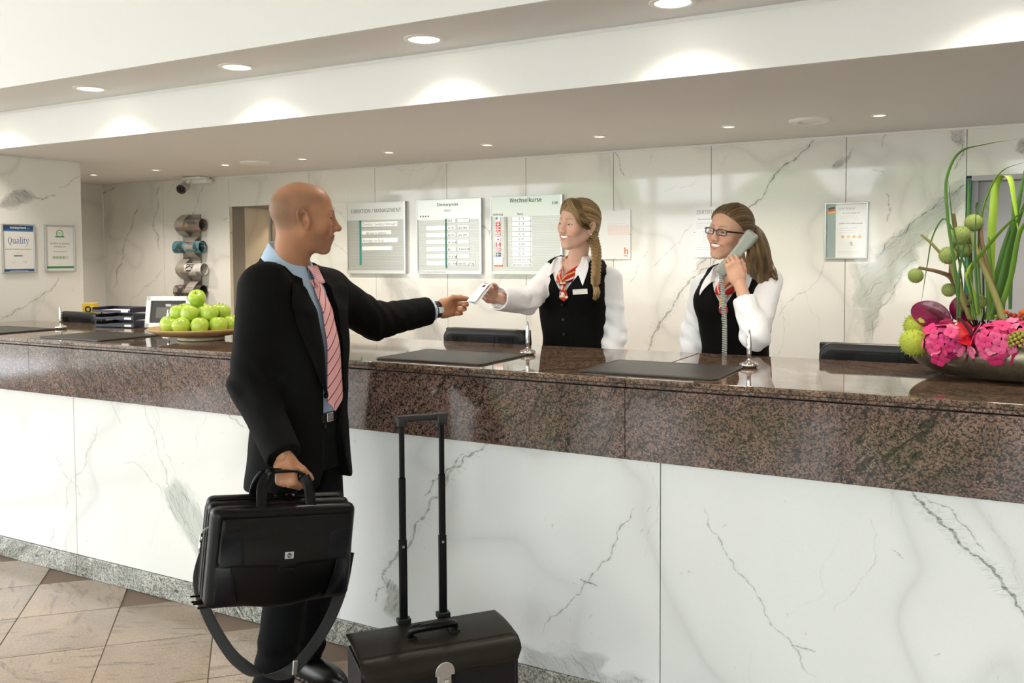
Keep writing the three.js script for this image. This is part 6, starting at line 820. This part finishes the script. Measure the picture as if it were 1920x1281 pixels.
// ---------------- the receptionists
function woman(o) {
  const w = personAt(o.label, o.x, o.z, o.turn), g = w.g, L = w.L, K = o.k ?? 1;
  const sk = { skin: o.skin, blush: o.blush };
  const headM = w.Lm(yaw3(o.head, ...o.headTurn)).multiply(new THREE.Matrix4().makeScale(0.955, 0.955, 0.955)), toHead = headM.clone().invert();
  const nbv = V(0, 1.36, -0.02), nbH = nbv.clone().applyMatrix4(toHead).toArray();
  const chestL = [[1.16, 0, 0.02, 0.13, 0.085], [1.28, 0, 0.01, 0.14, 0.085], [1.35, 0, -0.005, 0.13, 0.07], [1.4, 0, -0.02, 0.07, 0.05]].map((r) => [r[0] + o.dy, r[1], r[2], r[3], r[4]]);
  const ho = { neck: [[0, -0.05, -0.035], V(0, 1.36 + o.dy, -0.018).applyMatrix4(toHead).toArray()], neckR: 0.046, nk: 0.016, wide: 0.97, smile: 1, jaw: 1.04, brow: 0.0072, nose: -0.002, open: o.open, lid: 0.56, ear: 0.95, skin: sk.skin, blush: sk.blush, rosy: 1, hair: o.browC, lash: [0.035, 0.022, 0.015], lip: o.lip, browY: 0.001, browA: 0.6 };
  const headG = mesher(headField(ho), [-0.1, -0.27, -0.16], [0.1, 0.135, 0.14], 0.0019, headColor(ho)); headG.applyMatrix4(headM);
  const chestG = mesher((p) => trunk(p, chestL), [-0.2, 1.1 + o.dy, -0.15], [0.2, 1.45 + o.dy, 0.15], 0.008, () => sk.skin);
  const J = Object.fromEntries(Object.entries(o.joints).map(([k, v]) => [k, L(v)]));
  const hands = []; for (const h of o.hands) { const hg = handGeo({ ...h, ...sk, scale: 0.9 }); hg.applyMatrix4(w.Lm(basis(h.at, h.dir, h.palm))); hands.push(hg); }
  const armG = mesher((p) => Math.min(cone(p, J.Lel, J.Lwr, 0.034, 0.0235), cone(p, J.Rel, J.Rwr, 0.034, 0.0235)), [-0.7, 0.75, -0.5], [0.7, 1.6, 0.9], 0.008, () => sk.skin);
  obj('body', merge2([headG, chestG, armG, ...hands]), skinMat, g); eyes(g, headM, o.iris, o.gaze); teeth(g, headM, ho);
  // blouse with sleeves
  const S = (a, b, t) => [lerp(a[0], b[0], t), lerp(a[1], b[1], t), lerp(a[2], b[2], t)];
  const sleeve = (p, sh, el, wr, e) => { const end = S(el, wr, e), ax = [end[0] - el[0], end[1] - el[1], end[2] - el[2]], n = Math.hypot(...ax); const t = ((p[0] - end[0]) * ax[0] + (p[1] - end[1]) * ax[1] + (p[2] - end[2]) * ax[2]) / n; return smin(cone(p, sh, el, 0.056, 0.052), smax(cone(p, el, end, 0.052, o.cuffR), t, 0.004), 0.03); };
  const hollow = (p, el, wr, e) => { const a = S(el, wr, e - 0.14), b = S(el, wr, e + 0.2), ax = [b[0] - a[0], b[1] - a[1], b[2] - a[2]], n = Math.hypot(...ax), t = ((p[0] - a[0]) * ax[0] + (p[1] - a[1]) * ax[1] + (p[2] - a[2]) * ax[2]) / n; return Math.max(cone(p, a, b, o.cuffR - 0.009, o.cuffR - 0.009), -t); };
  const D = o.dy, base = [[0.9, 0, 0, 0.16, 0.115], [1.0, 0, 0.0, 0.142, 0.102], [1.07, 0, 0.004, 0.136, 0.1], [1.17, 0, 0.012, 0.15, 0.112], [1.26, 0, 0.016, 0.16, 0.118], [1.33, 0, 0.0, 0.158, 0.098], [1.385, 0, -0.018, 0.12, 0.07], [1.42, 0, -0.02, 0.07, 0.058]].map((r) => [r[0] + D * sstep(0.9, 1.25, r[0]), r[1], r[2], r[3] * K, r[4] * K]);
  const bust = (p) => Math.min(ell([Math.abs(p[0]), p[1], p[2]], [0.07, 1.245 + D, 0.085], [0.062, 0.066, 0.058]), 1);
  const torso = (p) => smin(trunk(p, base), bust(p), 0.05);
  const blouseF = (p) => { let d = torso(p); d = smin(d, sleeve(p, J.Rsh, J.Rel, J.Rwr, o.cuff[0]), 0.03); d = smin(d, sleeve(p, J.Lsh, J.Lel, J.Lwr, o.cuff[1]), 0.03); if (d > 0.03 || d < -0.03) return d; const fold = (el) => { const r = Math.hypot(p[0] - el[0], p[1] - el[1], p[2] - el[2]); return Math.exp(-r * r / 0.03); }; const e0 = S(J.Rel, J.Rwr, o.cuff[0]), e1 = S(J.Lel, J.Lwr, o.cuff[1]), fd = sstep(0.04, 0.1, Math.min(Math.hypot(p[0] - e0[0], p[1] - e0[1], p[2] - e0[2]), Math.hypot(p[0] - e1[0], p[1] - e1[1], p[2] - e1[2]))); d += fd * (0.0055 * drop(p, 15) + 0.0042 * drop([p[0] * 1.6, p[1] * 0.9, p[2] * 1.6], 34) + 0.004 * (fold(J.Rel) + fold(J.Lel)) * Math.sin((p[1] + p[0] * 0.7) * 95 + 4 * noise3(p[0] * 12, p[1] * 12, p[2] * 12))); return d; };
  const vneck = [[-0.07, 1.46 + D], [0.07, 1.46 + D], [0.055, 1.36 + D], [0.0, o.vTip + D], [-0.055, 1.36 + D]];
  const bl = mesher((p) => { let d = blouseF(p); if (d > 0.012) return d; d = smax(d, -Math.max(polyD(vneck, p[0] * 1.25, p[1] - 0.012), -0.02 - p[2]), 0.004); d = smax(d, -Math.max(Math.hypot(p[0], p[2] + 0.018) - 0.062, 1.36 + D - p[1]), 0.004); d = Math.max(d, -hollow(p, J.Rel, J.Rwr, o.cuff[0]), -hollow(p, J.Lel, J.Lwr, o.cuff[1])); return Math.max(d, 0.92 - p[1]); }, o.lo, o.hi, 0.0064);
  obj('blouse', bl, M.shirtWhite, g);
  // waistcoat: sleeveless, buttoned in front
  const armhole = (p, sh) => Math.hypot(p[0] - Math.sign(sh[0]) * Math.max(0.165 * K, Math.abs(sh[0])) * 1.02, (p[1] - sh[1] + (o.ah?.[0] ?? 0.045)) * 0.78, p[2] - sh[2] * 0.7) - (o.ah?.[1] ?? 0.074);
  const vestF = (p) => { const t = torso(p) - 0.0105; if (t > 0.03 || t < -0.03) return t; return t + 0.0035 * drop(p, 10) + 0.002 * Math.sin(p[1] * 70 + 5 * noise3(p[0] * 8, p[1] * 8, p[2] * 8)) * sstep(1.12, 1.02, p[1]); };
  const vv = [[-0.105, 1.46 + D], [0.105, 1.46 + D], [0.085, 1.36 + D], [0.002, o.vTip - 0.035 + D], [-0.085, 1.36 + D]];
  const ve = mesher((p) => { let d = vestF(p); if (d > 0.012) return d; d = smax(d, -armhole(p, J.Rsh), 0.004); d = smax(d, -armhole(p, J.Lsh), 0.004); d = smax(d, -Math.max(polyD(vv, p[0], p[1]), -0.015 - p[2]), 0.003); d = smax(d, -Math.max(Math.hypot(p[0], p[2] + 0.018) - 0.085, 1.34 + D - p[1]), 0.004); if (p[2] > 0.03) { const sl = Math.abs(p[0] - 0.012) - 0.0012; d = smax(d, -Math.max(sl, -(vestF(p) + 0.004)), 0.0015); } return Math.max(d, 0.93 - p[1]); }, [-0.24, 0.9, -0.2], [0.24, 1.5 + D, 0.24], 0.006);
  obj('waistcoat', ve, M.vest, g);
  const vz = (x, y) => frontZ(vestF, x, y, 0.35);
  for (let i = 0; i < 4; i++) { const y = o.vTip + D - 0.075 - i * 0.068, b = cyl(0.008, 0.0072, 0.004, 16); b.rotateX(Math.PI / 2); b.translate(-0.004, y, vz(-0.004, y) + 0.001); obj('button', b, M.button, g); }
  // wide open collar lying on the waistcoat
  for (const s of [-1, 1]) obj('collar', sheet((u, v) => {
    const a = lerp(Math.PI, 0.62, u) * s, R = 0.064, x = Math.sin(a) * R, z = -0.018 + Math.cos(a) * R * 0.95, y = 1.418 + D - 0.018 * u - 0.05 * sstep(0.6, 1, u);
    const len = lerp(0.055, 0.1, Math.pow(u, 2)), ox = s * lerp(0.3, 0.78, u), oz = lerp(-0.72, 0.5, u), px = x + ox * len * v * 0.8, yy = y + 0.012 * Math.sin(v * Math.PI) - len * v * lerp(0.62, 0.72, u), zz = z + oz * len * v * 0.55;
    const top = u > 0.35 && v > 0.35 ? Math.max(zz, vz(px, yy) + 0.007) : zz; return V(px, yy, lerp(zz, top, sstep(0.35, 0.6, u)));
  }, 26, 8, 0.003), M.shirtWhite, g);
  // silk scarf: two folded bands meeting in a knot, ends below
  const sc = canvasOf(512, 256), q = sc.getContext('2d'), rr = rngOf(o.seed); q.fillStyle = '#b5161c'; q.fillRect(0, 0, 512, 256); for (let i = 0; i < 9; i++) { q.fillStyle = ['#efe6d4', '#f4eee2', '#d8b45a', '#5a1216', '#efe6d4'][i % 5]; q.save(); q.translate(rr() * 512, rr() * 256); q.rotate(rr() * 0.9 - 0.3); q.fillRect(-120, -16 - 26 * rr(), 170 + 120 * rr(), 26 + 30 * rr()); q.restore(); } q.strokeStyle = '#b98a34'; q.lineWidth = 7; for (let i = 0; i < 6; i++) { q.beginPath(); q.arc(rr() * 512, rr() * 256, 14 + 24 * rr(), 0, 5); q.stroke(); }
  const sm = texMat(sc, { roughness: 0.38, sheen: 0.5 }), ky = o.vTip + D + 0.028, kz = vz(0, ky) + 0.014;
  for (const s of [-1, 1]) obj('scarf', sheet((u, v) => { const a = lerp(Math.PI * 0.75, 0, u), x0 = s * Math.sin(a) * 0.068 * (1 - 0.15 * u) + s * 0.004, y0 = lerp(1.405 + D, ky, Math.pow(u, 1.25)), z0 = lerp(-0.018 + Math.cos(a) * 0.066, kz, sstep(0.5, 1, u)) + 0.01 * u, wd = lerp(0.03, 0.052, Math.sin(u * Math.PI) * 0.9) * (u > 0.85 ? lerp(1, 0.5, (u - 0.85) / 0.15) : 1); return V(x0 + s * (v - 0.5) * wd * 0.7, y0 - (v - 0.5) * wd, z0 + 0.012 * Math.sin(v * Math.PI) + 0.003 * Math.sin(v * 14 + u * 5)); }, 24, 10, 0.003), sm, g);
  const kg = new THREE.SphereGeometry(0.019, 18, 12); kg.scale(1, 0.9, 0.8); kg.translate(0.002, ky - 0.004, kz + 0.006); obj('scarf_knot', kg, sm, g);
  obj('scarf_end', sheet((u, v) => { const x = (u - 0.5) * lerp(0.02, 0.05, v) * (v > 0.8 ? (1 - v) / 0.2 : 1) + 0.008 * v + 0.003, y = ky - 0.012 - v * 0.075; return V(x, y, kz + 0.008 + 0.004 * Math.sin(u * 9)); }, 8, 12, 0.003), sm, g);
  // skirt, legs and shoes behind the counter
  obj('trousers', mesher((p) => { let d = trunk(p, [[0.8, 0, 0, 0.17, 0.125], [0.9, 0, 0, 0.168, 0.12], [0.99, 0, 0, 0.148, 0.108]]); for (const s of [-1, 1]) d = smin(d, smin(cone(p, [s * 0.085, 0.84, 0], [s * 0.08, 0.46, 0.01], 0.088, 0.062), cone(p, [s * 0.08, 0.46, 0.01], [s * 0.08, 0.08, -0.01], 0.062, 0.052), 0.02), 0.02); return Math.max(d, 0.05 - p[1]); }, [-0.24, 0.02, -0.18], [0.24, 1.02, 0.18], 0.011), M.skirt, g);
  for (const s of [-1, 1]) obj('shoe', mesher((p) => { let d = smin(ell(p, [s * 0.08, 0.032, 0.05], [0.038, 0.036, 0.11]), ell(p, [s * 0.08, 0.05, -0.03], [0.034, 0.045, 0.045]), 0.03); return Math.max(d, 0.003 - p[1]); }, [s * 0.08 - 0.06, -0.004, -0.1], [s * 0.08 + 0.06, 0.12, 0.19], 0.007), M.shoe, g);
  return { g, headM, L, vz, torso, w };
}
const hairCol = (o) => (p, st) => { const n = st; return mixc(o[0], o[1], clamp(n)); };
// hair: a cap over the skull cut along the hairline, streaked in the combing direction
function hairCap(P, headM, o) {
  const f = (p) => {
    const x = p[0] * 1, y = p[1], z = p[2], q = [Math.abs(x), y, z];
    let d = smin(ell(q, [0, 0.036, -0.022], [0.0855 * 0.98, 0.0965, 0.107]), ell(q, [0, 0.046, 0.028], [0.068, 0.064, 0.061]), 0.03);
    d = smin(d, ell(q, [0, -0.03, -0.055], [0.066, 0.07, 0.058]), 0.035);
    if (d > 0.02 || d < -0.02) return Math.max(d, o.line(p)); const ang = o.comb(p); d += 0.0016 * Math.sin(ang * 70 + 6 * noise3(x * 25, y * 25, z * 25)) + 0.0022 * (noise2(ang * 26, z * 5, 9) - 0.5);
    // hairline: forehead, temples, in front of and behind the ear, nape
    const line = o.line(p); d = smax(d, line, 0.006);
    return smax(d, -0.085 - y, 0.01);
  };
  const g = mesher(f, [-0.105, -0.11, -0.15], [0.105, 0.15, 0.115], 0.0022, (p) => { const a = o.comb(p), n = 0.55 * noise2(a * 60, p[2] * 6, 4) + 0.45 * noise2(a * 22, p[2] * 4, 5); return mixc(o.dark, o.light, clamp((n - 0.28) * 1.7)); });
  g.applyMatrix4(headM); return obj('hair', g, hairMat, P);
}
function lock(P, name, pts, rad, o, twist = 1, flat = 1, n = 60) {
  const gg = taperTube(pts, rad, n, 26, flat), p = gg.attributes.position, uv = gg.attributes.uv, nn = gg.attributes.normal;
  for (let i = 0; i < p.count; i++) { const a = uv.getX(i) * Math.PI * 2, t = uv.getY(i), k = 0.0024 * Math.sin(a * 9 + t * 6 * twist) + 0.002 * Math.sin(a * 17 - t * 9 * twist); p.setXYZ(i, p.getX(i) + nn.getX(i) * k, p.getY(i) + nn.getY(i) * k, p.getZ(i) + nn.getZ(i) * k); }
  gg.computeVertexNormals(); const c = new Float32Array(p.count * 3); for (let i = 0; i < p.count; i++) { const n2 = 0.6 * noise2(uv.getX(i) * 46, uv.getY(i) * 5 * twist, 31) + 0.4 * noise2(uv.getX(i) * 20, uv.getY(i) * 3, 32), k = mixc(o.dark, o.light, clamp((n2 - 0.25) * 1.6)); c.set(k, i * 3); } gg.setAttribute('color', new THREE.BufferAttribute(c, 3)); return obj(name, gg, hairMat, P);
}
{ // receptionist handing over the card
  const W = pz(1074, 560, -3.74);
  const o = { label: 'smiling receptionist with a blonde braid holding out a folded card', x: W.x, z: -3.76, turn: 0.05, dy: 0.09, head: pz(1083, 422, -3.7), headTurn: [-0.36, -0.02, -0.1], open: 0.008, skin: [0.7, 0.43, 0.315], blush: [0.72, 0.34, 0.25], lip: [0.58, 0.23, 0.2], browC: [0.16, 0.095, 0.05], iris: [0.05, 0.075, 0.1], gaze: [-0.1, 0], vTip: 1.265, seed: 21, cuffR: 0.053, cuff: [0.86, 0.95],
    joints: { Rsh: pz(1036, 514, -3.74), Rel: pz(988, 566, -3.5), Rwr: pz(923, 558, -3.2), Lsh: pz(1144, 523, -3.8), Lel: pz(1153, 625, -3.8), Lwr: pz(1140, 715, -3.7) },
    hands: [{ side: 1, at: pz(924, 557, -3.2), dir: pz(890, 531, -3.06).sub(pz(924, 557, -3.2)), palm: V(0.78, -0.25, 0.55), curl: [[18, 34, 20], [24, 38, 22], [30, 42, 24], [36, 44, 26]], thumb: [[0.55, 0.85, 0.45], [0.1, 1, 0.35], [-0.05, 1, 0.2]] }, { side: -1, at: pz(1140, 715, -3.7), dir: V(0, -1, 0.2), palm: V(-1, 0, 0), curl: [[20, 25, 15], [24, 28, 18], [28, 30, 20], [30, 32, 20]], thumb: [[0.5, 0.9, 0.3], [0.2, 1, 0.2], [0, 1, 0.2]] }],
    lo: [-0.55, 0.88, -0.3], hi: [0.32, 1.5, 0.8] };
  const r = woman(o), hc = { dark: [0.19, 0.115, 0.05], light: [0.58, 0.4, 0.2], comb: (p) => Math.atan2(p[0] + 0.02, p[1] + 0.02) * 1.4 + p[2] * 2.2, line: (p) => { const x = p[0], y = p[1], z = p[2], fl = -0.012 + 0.108 * sstep(-0.015, 0.082, y + 0.012 * x / 0.07); const behindEar = y < 0.012 ? 0.0 : 1; return Math.max(z - fl, 0) > 0 ? z - fl : Math.min(0, z - fl); } };
  hairCap(r.g, r.headM, hc);
  const H = (a) => a.map(([x, y, z]) => V(x, y, z).applyMatrix4(r.headM));
  // fringe swept from the parting to the temple
  for (let i = 0; i < 9; i++) { const t = i / 8; lock(r.g, 'fringe', H([[-0.03 + 0.012 * t, 0.125 - 0.004 * t, 0.035 - 0.05 * t], [0.005 + 0.02 * t, 0.112 - 0.002 * t, 0.078 - 0.05 * t], [0.042 + 0.018 * t, 0.075 - 0.004 * t, 0.082 - 0.042 * t], [0.066 + 0.01 * t, 0.03 - 0.012 * t, 0.062 - 0.045 * t], [0.074 + 0.006 * t, -0.006 - 0.01 * t, 0.042 - 0.045 * t]]), (k) => 0.0125 * Math.pow(Math.sin(Math.PI * Math.min(0.97, 0.12 + k * 0.85)), 0.8), hc, 1, 0.45, 26); }
  for (let i = 0; i < 4; i++) { const t = i / 3; lock(r.g, 'fringe', H([[-0.03, 0.126, 0.03 - 0.05 * t], [-0.055, 0.105, 0.045 - 0.055 * t], [-0.073, 0.06, 0.04 - 0.055 * t], [-0.077, 0.015, 0.022 - 0.05 * t]]), (k) => 0.0115 * Math.pow(Math.sin(Math.PI * Math.min(0.97, 0.12 + k * 0.85)), 0.8), hc, 1, 0.45, 20); }
  // braid of crossing strands over her left shoulder
  const B = [pz(1112, 446, -3.75), pz(1117, 466, -3.72), pz(1118, 490, -3.67), pz(1117, 515, -3.64), pz(1116, 535, -3.63)].map((v) => V(...r.L(v))), bc = new THREE.CatmullRomCurve3(B);
  const br = new THREE.Group(); br.name = 'braid'; r.g.add(br);
  lock(br, 'core', B, (k) => lerp(0.019, 0.014, k), hc, 4);
  const up = V(0, 1, 0), N = 15; for (let i = 0; i < N; i++) for (const s of [-1, 1]) { const t0 = i / N, t1 = Math.min(1, t0 + 0.13), p0 = bc.getPoint(t0), p1 = bc.getPoint(t1), rd = lerp(0.021, 0.0165, t0), sx = V(...r.L(V(0.9, 0, -0.42).add(r.g.position))).setY(0).normalize(), fz = V(...r.L(V(0.42, 0, 0.9).add(r.g.position))).setY(0).normalize(); lock(br, 'strand', [p0.clone().addScaledVector(sx, s * rd * 0.95).addScaledVector(fz, 0.004), p0.clone().lerp(p1, 0.45).addScaledVector(sx, s * rd * 0.55).addScaledVector(fz, rd * 0.85), p1.clone().addScaledVector(sx, -s * rd * 0.1).addScaledVector(fz, rd * 0.8)], (k) => 0.0075 * (1 - 0.35 * k), hc, 1, 0.8, 10); }
  lock(br, 'tail', [B[4].clone(), V(...r.L(pz(1119, 548, -3.63))), V(...r.L(pz(1115, 562, -3.635)))], (k) => lerp(0.012, 0.002, k) + 0.007 * Math.sin(k * 2.6), hc, 1);
  // earring, name badge
  const er = new THREE.SphereGeometry(0.0048, 14, 10); er.translate(0.0825, -0.0385, -0.012); er.applyMatrix4(r.headM); obj('earring', er, phys({ color: 0xf4efe6, roughness: 0.15 }), r.g);
  const bc2 = canvasOf(256, 96), bg = bc2.getContext('2d'); bg.fillStyle = '#e9e8df'; bg.fillRect(0, 0, 256, 96); lines(bg, 24, 30, 190, 1, 10, '#555', 3); lines(bg, 70, 60, 110, 1, 10, '#777', 5); const bdg = box(0.066, 0.023, 0.002, 0, 0, 0, 0.0008); bdg.rotateZ(0.06); bdg.rotateY(0.35); const bp = V(...r.L(pz(1099, 546, -3.68))); bdg.translate(bp.x, bp.y, r.vz(bp.x, bp.y) + 0.004); obj('name_badge', faceUV(bdg, bp.x - 0.033, bp.x + 0.033, bp.y - 0.012, bp.y + 0.012), texMat(bc2), r.g);
  // the folded card between the two hands
  const c = [pz(875, 565, -2.985), pz(906, 529, -3.1), pz(921, 528, -3.085), pz(891, 566, -2.97)], cc = canvasOf(160, 400), cg = cc.getContext('2d'); cg.fillStyle = '#f3f4f4'; cg.fillRect(0, 0, 160, 400); cg.fillStyle = '#2b2d30'; cg.fillRect(70, 30, 62, 30); cg.fillRect(58, 70, 62, 44); lines(cg, 40, 150, 90, 9, 22, '#b8bcc0', 6);
  const cd = thing('folded_card', 'white folded card passed between the man and the receptionist', 'card', [0, 0, 0]); const lerp4 = (u, v) => c[0].clone().lerp(c[1], v).lerp(c[3].clone().lerp(c[2], v), u);
  obj('front_leaf', sheet((u, v) => lerp4(u, v), 4, 4, 0.0012), texMat(cc), cd); obj('back_leaf', sheet((u, v) => lerp4(u, v).add(V(0.004 + 0.004 * (1 - u), -0.009 * u - 0.003, -0.004)), 4, 4, 0.0012), M.white, cd);
}
{ // receptionist on the telephone
  const W = pz(1376, 560, -3.75);
  const o = { label: 'smiling receptionist with glasses and a brown ponytail talking on the telephone', x: W.x, z: -3.78, ah: [0.035, 0.082], k: 0.94, turn: -0.12, dy: 0.055, head: pz(1367, 436, -3.7), headTurn: [-0.37, -0.02, -0.16], open: 0.008, skin: [0.66, 0.385, 0.265], blush: [0.68, 0.3, 0.2], lip: [0.54, 0.2, 0.17], browC: [0.1, 0.055, 0.03], iris: [0.035, 0.022, 0.014], gaze: [-0.08, 0], vTip: 1.255, seed: 33, cuffR: 0.047, cuff: [0.95, 0.7],
    joints: { Rsh: pz(1320, 537, -3.8), Rel: pz(1300, 625, -3.8), Rwr: pz(1292, 715, -3.72), Lsh: pz(1443, 526, -3.82), Lel: pz(1416, 630, -3.44), Lwr: pz(1387, 531, -3.52) },
    hands: [{ side: -1, at: pz(1385, 528, -3.52), dir: pz(1364, 466, -3.54).sub(pz(1385, 528, -3.52)), palm: V(-0.45, 0.1, -0.9), curl: [[38, 62, 30], [44, 66, 34], [48, 68, 36], [50, 70, 36]], thumb: [[0.55, 0.8, 0.55], [0.2, 0.9, 0.5], [0, 1, 0.3]] }, { side: 1, at: pz(1292, 715, -3.72), dir: V(0, -1, 0.2), palm: V(1, 0, 0), curl: [[20, 25, 15], [24, 28, 18], [28, 30, 20], [30, 32, 20]], thumb: [[0.5, 0.9, 0.3], [0.2, 1, 0.2], [0, 1, 0.2]] }],
    lo: [-0.32, 0.88, -0.3], hi: [0.42, 1.5, 0.55] };
  const r = woman(o), hc = { dark: [0.075, 0.045, 0.022], light: [0.3, 0.19, 0.095], comb: (p) => Math.atan2(p[0], p[1] + 0.01) * 1.5, line: (p) => { const y = p[1], z = p[2], fl = -0.02 + 0.098 * sstep(-0.01, 0.09, y); return z - fl; } };
  hairCap(r.g, r.headM, hc);
  const Pw = (a) => a.map(([x, y, z]) => V(...r.L(pz(x, y, z))));
  lock(r.g, 'ponytail', Pw([[1402, 424, -3.8], [1418, 440, -3.8], [1428, 475, -3.78], [1432, 515, -3.74], [1427, 545, -3.72], [1420, 562, -3.71]]), (k) => 0.012 + 0.036 * Math.pow(Math.sin(Math.PI * Math.min(0.93, 0.1 + k * 0.85)), 0.7), hc, 1.5, 0.7);
  lock(r.g, 'ponytail', Pw([[1404, 428, -3.82], [1424, 455, -3.82], [1436, 490, -3.8], [1448, 512, -3.76], [1455, 524, -3.74]]), (k) => 0.008 + 0.022 * Math.sin(Math.PI * Math.min(0.95, 0.1 + k * 0.87)), hc, 2, 0.7);
  lock(r.g, 'ponytail', Pw([[1404, 430, -3.79], [1412, 470, -3.75], [1412, 510, -3.71], [1416, 540, -3.7]]), (k) => 0.008 + 0.019 * Math.sin(Math.PI * Math.min(0.95, 0.1 + k * 0.87)), hc, 2, 0.7);
  // spectacles
  const gl = new THREE.Group(); gl.name = 'spectacles'; r.g.add(gl); const fm = phys({ color: 0x120e0d, roughness: 0.25 }), ap = (q) => { q.applyMatrix4(r.headM); return q; };
  for (const s of [-1, 1]) { const sh = rr2(0.05, 0.027, 0.008), hole = rr2(0.044, 0.021, 0.006); sh.holes.push(hole); const q = ext(sh, 0.003, 0.0006); q.rotateY(s * 0.16); q.translate(s * 0.032, 0.0, 0.096); obj('rim', ap(q), fm, gl); const le = box(0.044, 0.021, 0.001); le.rotateY(s * 0.16); le.translate(s * 0.032, 0, 0.0975); obj('lens', ap(le), phys({ color: 0xffffff, transmission: 1, roughness: 0, thickness: 0, specularIntensity: 0.25 }), gl); obj('temple', ap(tube([[s * 0.056, 0.008, 0.096], [s * 0.072, 0.008, 0.07], [s * 0.08, 0.008, 0.03], [s * 0.084, 0.006, -0.015]], 0.0038, 16, 6)), fm, gl); }
  obj('bridge', ap(tube([[-0.009, 0.004, 0.1], [0, 0.007, 0.104], [0.009, 0.004, 0.1]], 0.0022, 8, 6)), fm, gl);
  // handset and curly cord
  const ph = thing('telephone_handset', 'light grey telephone handset held to the ear with a coiled cord', 'telephone', [0, 0, 0]), hm = phys({ color: 0x9ea59b, roughness: 0.35 });
  const A = pz(1409, 442, -3.6), Bq = pz(1354, 508, -3.595), ax = Bq.clone().sub(A), len = ax.length(), out = V(0.35, 0.1, 0.93), mx = basis(A, ax, out);
  const hf = (p) => { let d = rbox(p, [0, len / 2, 0.012], [0.022, len / 2 + 0.013, 0.012], 0.008); d = smax(d, -(Math.hypot((p[1] - len / 2) / 1, p[2] + 0.19) - 0.196), 0.006); d = smin(d, rbox(p, [0, 0.018, -0.004], [0.027, 0.032, 0.02], 0.01), 0.012); d = smin(d, rbox(p, [0, len - 0.016, -0.004], [0.025, 0.029, 0.018], 0.01), 0.012); return d; };
  const hg = mesher(hf, [-0.05, -0.04, -0.05], [0.05, len + 0.05, 0.06], 0.003); hg.applyMatrix4(mx); obj('handset', hg, hm, ph);
  const c0 = pz(1352, 514, -3.595), c1 = pz(1357, 668, -3.5); const cp = []; for (let i = 0; i <= 900; i++) { const t = i / 900, b = c0.clone().lerp(c1, t).add(V(0.008 * Math.sin(t * 3), 0, 0.004 * Math.sin(t * 5))); cp.push(b.add(V(Math.cos(t * 2 * Math.PI * 46) * 0.0085, 0, Math.sin(t * 2 * Math.PI * 46) * 0.0085))); }
  obj('coiled_cord', new THREE.TubeGeometry(new THREE.CatmullRomCurve3(cp), 1100, 0.0023, 6), std({ color: 0xb7bab4, roughness: 0.5 }), ph);
}
scene.traverse((o) => { if (o.isMesh) o.castShadow = o.receiveShadow = true; });
renderer.render(scene, camera);
